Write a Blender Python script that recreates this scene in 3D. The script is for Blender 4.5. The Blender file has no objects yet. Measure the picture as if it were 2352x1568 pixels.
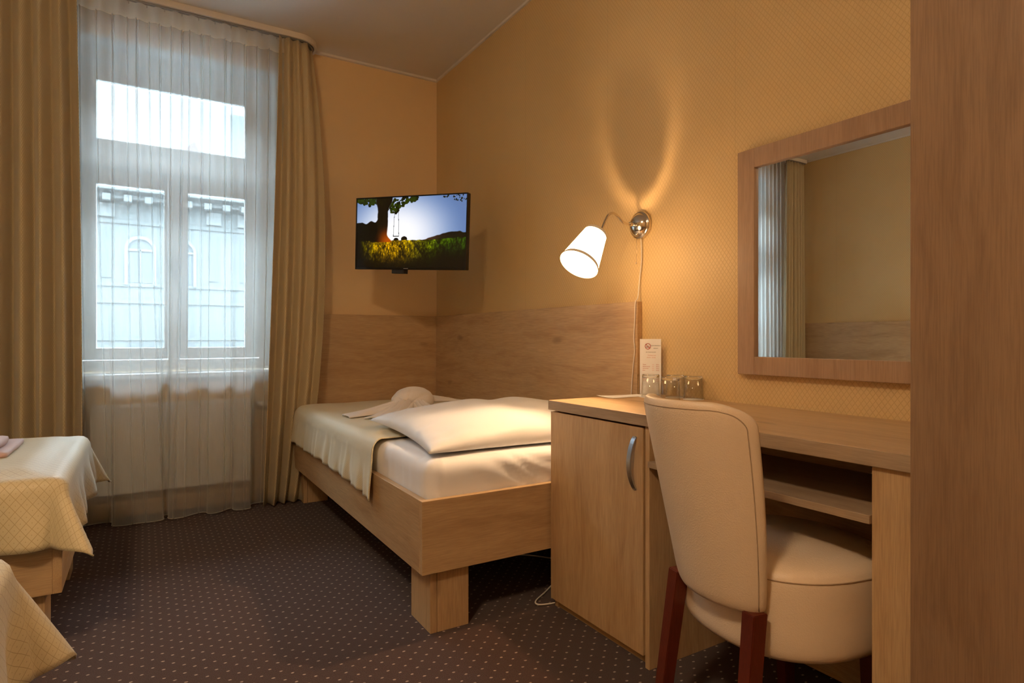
import bpy, bmesh, math, random
from mathutils import Vector, Matrix, noise
import numpy as np

S = bpy.context.scene
COL = S.collection
PI = math.pi
random.seed(4)

# ------------------------------------------------------------------ camera
W_, H_ = 2352, 1568
cam_d = bpy.data.cameras.new('camera')
cam = bpy.data.objects.new('camera', cam_d)
COL.objects.link(cam)
cam.location = (0.0, 0.0, 1.0)
cam.rotation_euler = (math.radians(90), 0, math.radians(-31.23))
cam_d.sensor_width = 36.0
cam_d.lens = 1397.0 / W_ * 36.0
cam_d.shift_y = -8.0 / W_
cam_d.clip_start = 0.05
cam_d.clip_end = 200
S.camera = cam

# ------------------------------------------------------------------ sky, exposure
S.view_settings.view_transform = 'Standard'
S.view_settings.look = 'None'
S.view_settings.gamma = 1.0
S.view_settings.use_curve_mapping = False
S.view_settings.exposure = 0.62
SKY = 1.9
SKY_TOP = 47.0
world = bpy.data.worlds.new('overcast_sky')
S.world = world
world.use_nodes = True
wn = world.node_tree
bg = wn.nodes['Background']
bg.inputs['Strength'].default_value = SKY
_tc = wn.nodes.new('ShaderNodeTexCoord')
_nz = wn.nodes.new('ShaderNodeTexNoise'); _nz.inputs['Scale'].default_value = 2.0
_cr = wn.nodes.new('ShaderNodeValToRGB')
_cr.color_ramp.elements[0].color = (0.55, 0.76, 0.95, 1); _cr.color_ramp.elements[0].position = 0.3
_cr.color_ramp.elements[1].color = (0.76, 0.89, 1.0, 1); _cr.color_ramp.elements[1].position = 0.7
wn.links.new(_tc.outputs['Generated'], _nz.inputs['Vector'])
wn.links.new(_nz.outputs['Fac'], _cr.inputs['Fac'])
wn.links.new(_cr.outputs['Color'], bg.inputs['Color'])
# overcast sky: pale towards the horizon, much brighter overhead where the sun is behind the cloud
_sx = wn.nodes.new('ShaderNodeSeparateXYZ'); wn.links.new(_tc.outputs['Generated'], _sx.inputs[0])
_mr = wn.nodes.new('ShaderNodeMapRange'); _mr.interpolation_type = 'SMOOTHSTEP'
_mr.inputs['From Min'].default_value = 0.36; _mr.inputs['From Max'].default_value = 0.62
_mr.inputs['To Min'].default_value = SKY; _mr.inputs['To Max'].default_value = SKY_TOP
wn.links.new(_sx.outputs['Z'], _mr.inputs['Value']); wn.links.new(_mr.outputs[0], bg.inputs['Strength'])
BULB = 2900.0          # emission of the wall lamp's bulb
SHADE = 14.0           # glow of its shade
CEIL_FILL = 82.0           # emission of an unseen ceiling lamp added to brighten the room
AMBER = (1.0, 0.65, 0.36)

# ------------------------------------------------------------------ helpers
def link(o, parent=None):
    COL.objects.link(o)
    if parent is not None:
        o.parent = parent
    return o

def obj(name, bm, mat, parent=None, smooth=False, shift=True):
    """one mesh object; coordinates are given in the world and shifted into the parent's frame"""
    me = bpy.data.meshes.new(name)
    off = Vector((0, 0, 0))
    if parent is not None and shift:
        p = parent
        while p is not None:
            off += p.location; p = p.parent
        bmesh.ops.translate(bm, verts=bm.verts, vec=-off)
    if smooth:
        for f in bm.faces: f.smooth = True
    bm.to_mesh(me); bm.free()
    if mat: me.materials.append(mat)
    return link(bpy.data.objects.new(name, me), parent)

def thing(name, label, cat, loc=(0, 0, 0), rotz=0, group=None):
    o = bpy.data.objects.new(name, None); COL.objects.link(o)
    o.empty_display_size = 0.1
    o.location = loc; o.rotation_euler = (0, 0, rotz)
    o['label'] = label; o['category'] = cat
    if group: o['group'] = group
    return o

def tag(o, label, cat, group=None):
    o['label'] = label; o['category'] = cat
    if group: o['group'] = group
    return o

def struct(name, bm, m, parent=None, smooth=False):
    o = obj(name, bm, m, parent, smooth)
    if parent is None: o['kind'] = 'structure'
    return o

def B(): return bmesh.new()

def box(bm, x0, x1, y0, y1, z0, z1, bev=0.0, seg=2):
    r = bmesh.ops.create_cube(bm, size=1.0)
    vs = r['verts']
    for v in vs:
        v.co.x = x0 if v.co.x < 0 else x1
        v.co.y = y0 if v.co.y < 0 else y1
        v.co.z = z0 if v.co.z < 0 else z1
    if bev > 0:
        es = list({e for v in vs for e in v.link_edges})
        bmesh.ops.bevel(bm, geom=es, offset=bev, segments=seg, affect='EDGES', profile=0.5)
    return bm

def bx(*a, **k):
    return box(B(), *a, **k)

def grid(nu, nv, fn, closed_u=False, bm=None, uvs=None):
    """fn(u, v) -> (co, uv) with u, v in 0..1"""
    bm = bm or B()
    uvl = bm.loops.layers.uv.verify()
    P = []; Q = []
    for j in range(nv + 1):
        row = []; q = []
        for i in range(nu + (0 if closed_u else 1)):
            co, uv = fn(i / nu, j / nv)
            row.append(bm.verts.new(co)); q.append(uv)
        P.append(row); Q.append(q)
    n = nu
    for j in range(nv):
        for i in range(n):
            i2 = (i + 1) % len(P[0]) if closed_u else i + 1
            f = bm.faces.new((P[j][i], P[j][i2], P[j + 1][i2], P[j + 1][i]))
            f.smooth = True
            for l, u in zip(f.loops, (Q[j][i], Q[j][i2], Q[j + 1][i2], Q[j + 1][i])):
                l[uvl].uv = u
    return bm

def tube(pts, r, n=10, bm=None, cap=True):
    bm = bm or B()
    pts = [Vector(p) for p in pts]
    rings = []
    up = None
    for k, p in enumerate(pts):
        if k == 0: d = pts[1] - p
        elif k == len(pts) - 1: d = p - pts[k - 1]
        else: d = pts[k + 1] - pts[k - 1]
        d.normalize()
        if up is None:
            up = d.orthogonal().normalized()
        up = (up - d * up.dot(d)).normalized()
        s = d.cross(up)
        rr = r[k] if isinstance(r, (list, tuple)) else r
        rings.append([bm.verts.new(p + (up * math.cos(2 * PI * i / n) + s * math.sin(2 * PI * i / n)) * rr) for i in range(n)])
    for a, b in zip(rings, rings[1:]):
        for i in range(n):
            f = bm.faces.new((a[i], a[(i + 1) % n], b[(i + 1) % n], b[i])); f.smooth = True
    if cap:
        bm.faces.new(list(reversed(rings[0]))); bm.faces.new(rings[-1])
    return bm

def smooth_path(pts, sub=6):
    pts = [Vector(p) for p in pts]
    out = []
    n = len(pts)
    for i in range(n - 1):
        p0 = pts[max(i - 1, 0)]; p1 = pts[i]; p2 = pts[i + 1]; p3 = pts[min(i + 2, n - 1)]
        for k in range(sub):
            t = k / sub
            out.append(0.5 * ((2 * p1) + (p2 - p0) * t + (2 * p0 - 5 * p1 + 4 * p2 - p3) * t * t + (3 * p1 - p0 - 3 * p2 + p3) * t ** 3))
    out.append(pts[-1])
    return out

def lathe(prof, n=48, bm=None, mat=None, smooth=True):
    """prof: (r, z) list; optional matrix"""
    bm = bm or B()
    rings = []
    for r, z in prof:
        if r < 1e-6:
            rings.append([bm.verts.new((0, 0, z))])
        else:
            rings.append([bm.verts.new((r * math.cos(2 * PI * i / n), r * math.sin(2 * PI * i / n), z)) for i in range(n)])
    for a, b in zip(rings, rings[1:]):
        for i in range(n):
            i2 = (i + 1) % n
            if len(a) == 1 and len(b) == 1: continue
            if len(a) == 1: f = bm.faces.new((a[0], b[i2], b[i]))
            elif len(b) == 1: f = bm.faces.new((a[i], a[i2], b[0]))
            else: f = bm.faces.new((a[i], a[i2], b[i2], b[i]))
            f.smooth = smooth
    bmesh.ops.recalc_face_normals(bm, faces=bm.faces)
    if mat is not None: bmesh.ops.transform(bm, matrix=mat, verts=bm.verts)
    return bm

def nz(x, y, z=0.0): return noise.noise(Vector((x, y, z)))
def sstep(a, b, x):
    t = min(1, max(0, (x - a) / (b - a))); return t * t * (3 - 2 * t)

def mods(o, solid=None, off=0.0, bevel=None, sub=0, seg=3, angle=40):
    if solid:
        m = o.modifiers.new('solid', 'SOLIDIFY'); m.thickness = solid; m.offset = off
    if bevel:
        m = o.modifiers.new('bevel', 'BEVEL'); m.width = bevel; m.segments = seg
        m.limit_method = 'ANGLE'; m.angle_limit = math.radians(angle)
    if sub:
        m = o.modifiers.new('sub', 'SUBSURF'); m.levels = sub; m.render_levels = sub
    return o

# ------------------------------------------------------------------ materials
class NT:
    def __init__(self, name):
        self.mat = bpy.data.materials.new(name); self.mat.use_nodes = True
        self.nt = self.mat.node_tree
        self.b = self.nt.nodes['Principled BSDF']
        self.out = self.nt.nodes['Material Output']
    def n(self, t, **kw):
        nd = self.nt.nodes.new(t)
        for k, v in kw.items():
            if k in nd.inputs.keys():
                self.put(nd.inputs[k], v)
            else:
                setattr(nd, k, v)
        return nd
    def put(self, s, v):
        if isinstance(v, bpy.types.NodeSocket): self.nt.links.new(v, s)
        else: s.default_value = v
    def m(self, op, *a):
        nd = self.nt.nodes.new('ShaderNodeMath'); nd.operation = op
        for i, v in enumerate(a): self.put(nd.inputs[i], v)
        return nd.outputs[0]
    def mix(self, f, a, b, blend='MIX'):
        nd = self.nt.nodes.new('ShaderNodeMix'); nd.data_type = 'RGBA'; nd.blend_type = blend
        self.put(nd.inputs[0], f); self.put(nd.inputs[6], a); self.put(nd.inputs[7], b)
        return nd.outputs[2]
    def coord(self, which='Object'):
        return self.nt.nodes.new('ShaderNodeTexCoord').outputs[which]
    def mapping(self, vec, scale=(1, 1, 1), loc=(0, 0, 0), rot=(0, 0, 0)):
        nd = self.nt.nodes.new('ShaderNodeMapping')
        self.nt.links.new(vec, nd.inputs['Vector'])
        nd.inputs['Scale'].default_value = scale; nd.inputs['Location'].default_value = loc; nd.inputs['Rotation'].default_value = rot
        return nd.outputs[0]
    def noise(self, vec, scale, detail=4, rough=0.55, dist=0.0):
        nd = self.n('ShaderNodeTexNoise', Scale=scale, Detail=detail, Roughness=rough, Distortion=dist)
        self.nt.links.new(vec, nd.inputs['Vector'])
        return nd.outputs['Fac']
    def ramp(self, f, *stops):
        nd = self.nt.nodes.new('ShaderNodeValToRGB')
        e = nd.color_ramp.elements
        while len(e) < len(stops): e.new(0.5)
        for k, (p, c) in enumerate(stops):
            e[k].position = p
            e[k].color = (c, c, c, 1) if not isinstance(c, (tuple, list)) else (*c, 1)
        self.nt.links.new(f, nd.inputs['Fac'])
        return nd.outputs['Color']
    def sep(self, vec):
        nd = self.nt.nodes.new('ShaderNodeSeparateXYZ'); self.nt.links.new(vec, nd.inputs[0]); return nd.outputs
    def bump(self, h, strength=0.2, dist=0.01):
        nd = self.n('ShaderNodeBump', Strength=strength, Distance=dist)
        self.nt.links.new(h, nd.inputs['Height'])
        self.nt.links.new(nd.outputs[0], self.b.inputs['Normal'])
    def set(self, **kw):
        for k, v in kw.items():
            self.put(self.b.inputs[k.replace('_', ' ')], v)
        return self
    def diamond(self, x, y, w, h, lw):
        """trellis of crossing lines; returns line mask, centre-distance mask"""
        a = self.m('DIVIDE', x, w); b = self.m('DIVIDE', y, h)
        u = self.m('FRACT', self.m('ADD', a, b)); v = self.m('FRACT', self.m('SUBTRACT', a, b))
        du = self.m('ABSOLUTE', self.m('SUBTRACT', u, 0.5)); dv = self.m('ABSOLUTE', self.m('SUBTRACT', v, 0.5))
        mx = self.m('MAXIMUM', du, dv)
        nd = self.n('ShaderNodeMapRange', interpolation_type='SMOOTHSTEP')
        self.put(nd.inputs['Value'], mx); nd.inputs['From Min'].default_value = 0.5 - lw; nd.inputs['From Max'].default_value = 0.5
        return nd.outputs[0], mx

def plain(name, col, rough=0.5, metal=0.0, **kw):
    t = NT(name); c = t.coord()
    f = t.noise(c, 9.0, 3)
    base = t.mix(t.m('MULTIPLY', f, 0.16), (*col, 1), tuple([x * 0.75 for x in col]) + (1,))
    t.set(Base_Color=base, Roughness=rough, Metallic=metal, **kw)
    return t.mat

def wood(name, axis, light=(0.47, 0.31, 0.178), dark=(0.31, 0.185, 0.095), seed=0.0, rough=0.42):
    t = NT(name); c = t.coord()
    def sc(along, across):
        s = [across] * 3; s['xyz'.index(axis)] = along; return tuple(s)
    c1 = t.mapping(c, loc=(seed, seed * 1.7, seed * 0.6))
    warp = t.n('ShaderNodeTexNoise', Scale=2.2, Detail=2.0)
    t.nt.links.new(c1, warp.inputs['Vector'])
    wv = t.n('ShaderNodeVectorMath', operation='MULTIPLY_ADD')
    t.nt.links.new(warp.outputs['Color'], wv.inputs[0]); wv.inputs[1].default_value = (0.10, 0.10, 0.10); t.nt.links.new(c1, wv.inputs[2])
    cw = wv.outputs[0]
    broad = t.noise(t.mapping(cw, sc(1.1, 7)), 1.0, 4, 0.6)
    fig = t.noise(t.mapping(cw, sc(3.0, 34)), 1.0, 5, 0.62, 0.6)
    fine = t.noise(t.mapping(c1, sc(14, 420)), 1.0, 2, 0.6)
    f = t.m('ADD', t.m('MULTIPLY', broad, 0.55), t.m('MULTIPLY', fig, 0.45))
    base = t.ramp(f, (0.33, dark), (0.5, tuple((a * 2 + b) / 3 for a, b in zip(light, dark))), (0.66, light))
    base = t.mix(t.ramp(fine, (0.35, 0.30), (0.6, 0.0)), base, tuple(x * 0.55 for x in dark) + (1,))
    # sparse knots
    v = t.n('ShaderNodeTexVoronoi', Scale=1.0, Randomness=1.0)
    t.nt.links.new(t.mapping(cw, sc(3.2, 7.5)), v.inputs['Vector'])
    k = t.ramp(v.outputs['Distance'], (0.0, 1.0), (0.10, 0.55), (0.17, 0.0))
    sel = t.m('GREATER_THAN', t.sep(v.outputs['Color'])[0], 0.60)
    base = t.mix(t.m('MULTIPLY', t.m('MULTIPLY', k, sel), 0.6), base, tuple(x * 0.42 for x in dark) + (1,))
    t.set(Base_Color=base, Roughness=rough)
    t.bump(fine, 0.10, 0.001)
    return t.mat

M = {}
OAK = dict(light=(0.60, 0.405, 0.215), dark=(0.41, 0.245, 0.115))
for ax in 'xyz': M['wood_' + ax] = wood('oak_laminate_' + ax, ax, seed=1.3 + 'xyz'.index(ax), **OAK)
M['wardrobe'] = wood('oak_wardrobe', 'z', seed=5.1, light=(0.29, 0.175, 0.095), dark=(0.195, 0.11, 0.056))
M['edge'] = wood('oak_edge', 'y', light=(0.43, 0.31, 0.20), dark=(0.30, 0.20, 0.12), seed=2.2)
M['redwood'] = wood('mahogany_stain', 'z', light=(0.125, 0.020, 0.007), dark=(0.065, 0.010, 0.005), seed=3.0, rough=0.3)
M['mirror_wood'] = wood('oak_mirror_frame', 'z', seed=8.4, light=(0.44, 0.28, 0.17), dark=(0.31, 0.18, 0.10))
M['mirror_wood_y'] = wood('oak_mirror_frame_rail', 'z', seed=9.4, light=(0.44, 0.28, 0.17), dark=(0.31, 0.18, 0.10))

def wallpaper():
    t = NT('trellis_wallpaper'); c = t.coord()
    s = t.sep(c)
    line, mx = t.diamond(s[1], s[2], 0.017, 0.023, 0.14)
    big = t.noise(c, 1.3, 3)
    base = t.ramp(big, (0.3, (0.63, 0.435, 0.195)), (0.7, (0.68, 0.475, 0.225)))
    base = t.mix(t.m('MULTIPLY', line, 0.45), base, (0.43, 0.26, 0.10, 1))
    # paper seams every 1.06 m
    fr = t.m('ABSOLUTE', t.m('SUBTRACT', t.m('FRACT', t.m('DIVIDE', t.m('ADD', s[1], 0.30), 0.70)), 0.5))
    base = t.mix(t.m('MULTIPLY', t.m('LESS_THAN', fr, 0.0012), 0.35), base, (0.30, 0.19, 0.09, 1))
    t.set(Base_Color=base, Roughness=0.5)
    t.b.inputs['Specular IOR Level'].default_value = 0.35
    t.bump(t.m('SUBTRACT', 1.0, line), 0.25, 0.002)
    return t.mat
M['paper'] = wallpaper()

def plaster(name, col):
    t = NT(name); c = t.coord()
    f = t.noise(c, 2.0, 4)
    t.set(Base_Color=t.mix(f, (*col, 1), tuple(x * 0.93 for x in col) + (1,)), Roughness=0.85)
    t.bump(t.noise(c, 160, 3), 0.12, 0.002)
    return t.mat
M['plaster'] = plaster('peach_plaster', (0.80, 0.57, 0.31))
M['ceiling'] = plaster('ceiling_paint', (0.72, 0.66, 0.60))
M['white'] = plain('white_paint', (0.74, 0.75, 0.74), 0.4)
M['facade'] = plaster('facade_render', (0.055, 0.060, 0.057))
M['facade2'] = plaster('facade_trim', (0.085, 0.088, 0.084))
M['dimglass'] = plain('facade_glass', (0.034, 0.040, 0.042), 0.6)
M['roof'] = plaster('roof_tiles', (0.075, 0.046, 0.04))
M['street'] = plaster('street_paving', (0.25, 0.25, 0.25))

def carpet():
    t = NT('spotted_carpet'); c = t.coord(); s = t.sep(c)
    wob = t.noise(c, 40, 2)
    x = t.m('ADD', s[0], t.m('MULTIPLY', wob, 0.006)); y = t.m('ADD', s[1], t.m('MULTIPLY', t.noise(t.mapping(c, loc=(3, 5, 1)), 40, 2), 0.006))
    w = 0.055
    a = t.m('DIVIDE', x, w); b = t.m('DIVIDE', y, w)
    u = t.m('SUBTRACT', t.m('FRACT', t.m('ADD', a, b)), 0.5); v = t.m('SUBTRACT', t.m('FRACT', t.m('SUBTRACT', a, b)), 0.5)
    # elongate along x
    xx = t.m('ADD', u, v); yy = t.m('SUBTRACT', u, v)
    d = t.m('SQRT', t.m('ADD', t.m('POWER', t.m('MULTIPLY', xx, 0.8), 2.0), t.m('POWER', t.m('MULTIPLY', yy, 1.25), 2.0)))
    dot = t.ramp(d, (0.10, 1.0), (0.17, 0.0))
    f = t.noise(c, 420, 3, 0.7)
    base = t.ramp(f, (0.32, (0.018, 0.0052, 0.003)), (0.5, (0.056, 0.019, 0.0115)), (0.7, (0.124, 0.052, 0.034)))
    base = t.mix(t.m('MULTIPLY', dot, 0.85), base, (0.56, 0.40, 0.29, 1))
    t.set(Base_Color=base, Roughness=0.95)
    t.b.inputs['Specular IOR Level'].default_value = 0.1
    t.b.inputs['Sheen Weight'].default_value = 0.15
    t.bump(f, 0.8, 0.006)
    return t.mat
M['carpet'] = carpet()

def fabric(name, col, line, w, h, lw=0.10, lf=0.5, dots=False, sheen=0.25, transl=0.0, rough=0.6, weave=0.25):
    t = NT(name); s = t.sep(t.coord('UV'))
    ln, mx = t.diamond(s[0], s[1], w, h, lw)
    base = t.mix(t.m('MULTIPLY', ln, lf), (*col, 1), (*line, 1))
    if dots:
        base = t.mix(t.m('MULTIPLY', t.m('LESS_THAN', mx, 0.06), 0.5), base, (*line, 1))
    fine = t.noise(t.mapping(t.coord('UV'), (900, 900, 900)), 1.0, 1)
    t.set(Base_Color=base, Roughness=rough)
    t.b.inputs['Sheen Weight'].default_value = sheen
    t.bump(t.m('ADD', t.m('MULTIPLY', ln, -1.0), t.m('MULTIPLY', fine, 0.4)), weave, 0.002)
    if transl > 0:
        tr = t.n('ShaderNodeBsdfTranslucent'); t.put(tr.inputs['Color'], base)
        mx_ = t.n('ShaderNodeMixShader', Fac=transl)
        t.nt.links.new(t.b.outputs[0], mx_.inputs[1]); t.nt.links.new(tr.outputs[0], mx_.inputs[2])
        t.nt.links.new(mx_.outputs[0], t.out.inputs['Surface'])
    return t.mat
M['drape'] = fabric('gold_drape', (0.60, 0.485, 0.29), (0.40, 0.29, 0.14), 0.014, 0.020, 0.16, 0.6, transl=0.12, sheen=0.3)
M['spread'] = fabric('quilted_gold_bedspread', (0.66, 0.56, 0.34), (0.36, 0.23, 0.08), 0.027, 0.035, 0.05, 0.75, dots=True, sheen=0.3, rough=0.45)
M['cover'] = fabric('cream_coverlet', (0.68, 0.60, 0.40), (0.56, 0.46, 0.26), 0.010, 0.013, 0.16, 0.5, sheen=0.3)
M['linen'] = fabric('white_linen', (0.87, 0.86, 0.88), (0.74, 0.73, 0.74), 0.004, 0.004, 0.1, 0.1, sheen=0.1, weave=0.05)
M['pillow'] = fabric('striped_pillow_linen', (0.82, 0.81, 0.81), (0.76, 0.75, 0.76), 0.03, 0.03, 0.05, 0.1, sheen=0.1, weave=0.06)
M['towel'] = fabric('white_terry', (0.86, 0.80, 0.77), (0.7, 0.66, 0.63), 0.003, 0.003, 0.3, 0.3, sheen=0.5, weave=0.3)
M['towel_pink'] = fabric('pink_terry', (0.66, 0.45, 0.44), (0.56, 0.38, 0.37), 0.003, 0.003, 0.3, 0.3, sheen=0.5, weave=0.3)

def sheer(name, a0, a1, col=(0.66, 0.67, 0.66)):
    t = NT(name)
    s = t.sep(t.coord('UV'))
    lw = t.n('ShaderNodeLayerWeight', Blend=0.5)
    f = t.m('POWER', lw.outputs['Facing'], 1.6)
    thr = t.m('MULTIPLY', t.m('SUBTRACT', t.noise(t.mapping(t.coord('UV'), (900, 12, 1)), 1.0, 2), 0.5), 0.12)
    op = t.m('ADD', t.m('ADD', a0, thr), t.m('MULTIPLY', f, a1 - a0))
    d = t.n('ShaderNodeBsdfDiffuse', Color=(*col, 1)); tr = t.n('ShaderNodeBsdfTranslucent', Color=(*col, 1)); tp = t.n('ShaderNodeBsdfTransparent')
    m1 = t.n('ShaderNodeMixShader', Fac=0.50)
    t.nt.links.new(d.outputs[0], m1.inputs[1]); t.nt.links.new(tr.outputs[0], m1.inputs[2])
    m2 = t.n('ShaderNodeMixShader'); t.put(m2.inputs[0], op)
    t.nt.links.new(tp.outputs[0], m2.inputs[1]); t.nt.links.new(m1.outputs[0], m2.inputs[2])
    t.nt.links.new(m2.outputs[0], t.out.inputs['Surface'])
    return t.mat
M['sheer'] = sheer('sheer_voile', 0.42, 1.0)
M['tape'] = sheer('sheer_heading_tape', 0.72, 0.99, (0.74, 0.72, 0.66))

def leather():
    t = NT('cream_leather'); c = t.coord()
    v = t.n('ShaderNodeTexVoronoi', Scale=330.0); t.nt.links.new(c, v.inputs['Vector'])
    f = t.noise(c, 5, 3)
    base = t.mix(f, (0.78, 0.62, 0.45, 1), (0.73, 0.57, 0.40, 1))
    t.set(Base_Color=base, Roughness=0.42)
    t.bump(v.outputs['Distance'], 0.22, 0.0015)
    return t.mat
M['leather'] = leather()
M['seam'] = plain('dark_stitching', (0.42, 0.30, 0.19), 0.6)
M['chrome'] = plain('brushed_nickel', (0.72, 0.66, 0.58), 0.16, 1.0)
M['steel'] = plain('satin_handle_metal', (0.50, 0.54, 0.60), 0.3, 1.0)
M['alu'] = plain('grey_aluminium', (0.42, 0.42, 0.42), 0.4, 0.7)
M['black'] = plain('black_plastic', (0.008, 0.008, 0.009), 0.18)
M['black_matt'] = plain('black_bracket_paint', (0.012, 0.010, 0.010), 0.5)
M['cord'] = plain('white_cable', (0.75, 0.68, 0.60), 0.5)
M['cardwhite'] = plain('white_paper', (0.85, 0.82, 0.80), 0.6)
M['ink_red'] = plain('red_ink', (0.50, 0.05, 0.04), 0.6)
M['ink_grey'] = plain('grey_ink', (0.20, 0.18, 0.17), 0.6)
M['ink_pink'] = plain('pink_ink', (0.72, 0.30, 0.24), 0.6)
M['radiator'] = plain('radiator_enamel', (0.80, 0.79, 0.76), 0.35)

def mirror_glass():
    t = NT('mirror_silver'); t.set(Base_Color=(0.90, 0.90, 0.88, 1), Metallic=1.0, Roughness=0.0); return t.mat
M['mirror'] = mirror_glass()
def pane_glass():
    t = NT('window_glass')
    fr = t.n('ShaderNodeFresnel', IOR=1.45); g = t.n('ShaderNodeBsdfGlossy', Roughness=0.02); tp = t.n('ShaderNodeBsdfTransparent', Color=(0.95, 0.98, 0.98, 1))
    m = t.n('ShaderNodeMixShader'); t.nt.links.new(fr.outputs[0], m.inputs[0])
    t.nt.links.new(tp.outputs[0], m.inputs[1]); t.nt.links.new(g.outputs[0], m.inputs[2])
    t.nt.links.new(m.outputs[0], t.out.inputs['Surface']); return t.mat
M['pane'] = pane_glass()
def drink_glass():
    t = NT('drinking_glass'); t.set(Base_Color=(0.97, 0.98, 0.96, 1), Roughness=0.0, IOR=1.48, Transmission_Weight=1.0); return t.mat
M['glass'] = drink_glass()
def thin_glass():
    t = NT('thin_tumbler_wall')
    lw = t.n('ShaderNodeLayerWeight', Blend=0.5)
    f = t.m('ADD', .05, t.m('MULTIPLY', t.m('POWER', lw.outputs['Facing'], 4.0), .75))
    g = t.n('ShaderNodeBsdfGlossy', Roughness=0.01, Color=(.95, .95, .93, 1)); tp = t.n('ShaderNodeBsdfTransparent')
    c = t.mix(t.m('POWER', lw.outputs['Facing'], 3.0), (.97, .97, .96, 1), (.82, .83, .81, 1)); t.put(tp.inputs['Color'], c)
    m = t.n('ShaderNodeMixShader'); t.put(m.inputs[0], f)
    t.nt.links.new(tp.outputs[0], m.inputs[1]); t.nt.links.new(g.outputs[0], m.inputs[2])
    t.nt.links.new(m.outputs[0], t.out.inputs['Surface']); return t.mat
M['thin_glass'] = thin_glass()
def glow(name, col, s, base=(0.8, 0.75, 0.65)):
    t = NT(name); t.set(Base_Color=(*base, 1), Roughness=0.8, Emission_Color=(*col, 1), Emission_Strength=s); return t.mat
M['shade'] = glow('lit_lamp_shade', (1.0, 0.64, 0.32), SHADE)
M['band'] = glow('lit_shade_tape', (1.0, 0.66, 0.33), SHADE * 0.012, (0.30, 0.19, 0.10))
M['bulb'] = glow('hot_bulb', AMBER, BULB)
M['fill_globe'] = glow('fill_globe_glow', (1.0, 0.74, 0.47), CEIL_FILL)  # glow of the added fill lamp on the ceiling

# ------------------------------------------------------------------ the room
XL, XR, YB, YW, ZC = -2.38, 1.815, -1.3, 4.044, 2.858
struct('floor', bx(XL - .1, XR + .1, YB - .1, YW + .02, -0.1, 0.0), M['carpet'])
struct('ceiling', bx(XL - .1, XR + .1, YB - .1, YW + .5, ZC, ZC + .1), M['ceiling'])
struct('wall_right', bx(XR, XR + .1, YB - .1, YW + .5, 0, ZC), M['paper'])
struct('wall_left', bx(XL - .1, XL, YB - .1, YW + .5, 0, ZC), M['paper'])
struct('wall_back', bx(XL, XR, YB - .1, YB, 0, ZC), M['plaster'])
WIN = [(-0.40, 0.72), (-1.96, -0.84)]
ZS, ZT = 0.77, 2.67
bm = B()
box(bm, XL, WIN[1][0], YW, YW + .42, 0, ZC)
box(bm, WIN[1][1], WIN[0][0], YW, YW + .42, 0, ZC)
box(bm, WIN[0][1], XR, YW, YW + .42, 0, ZC)
for a, b in WIN:
    box(bm, a, b, YW, YW + .42, 0, ZS)
    box(bm, a, b, YW, YW + .42, ZT, ZC)
struct('wall_window', bm, M['plaster'])
# little cove where the walls meet the ceiling
def cove(x0, x1, y0, y1, name):
    struct(name, bx(x0, x1, y0, y1, ZC - .014, ZC), M['ceiling'])
cove(XR - .012, XR, YB, YW, 'trim_1')
cove(XL, XR - .012, YW - .022, YW, 'trim_2')
cove(XL, XL + .012, YB, YW - .022, 'trim_3')
for nme, a in (('baseboard_window', (XL, XR, YW - .014, YW, 0, .07)), ('baseboard_left', (XL, XL + .014, YB, YW, 0, .07)), ('baseboard_back', (XL + .014, XR, YB, YB + .014, 0, .07))):
    struct(nme, bx(*a, bev=.003), M['wood_x'])

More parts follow.
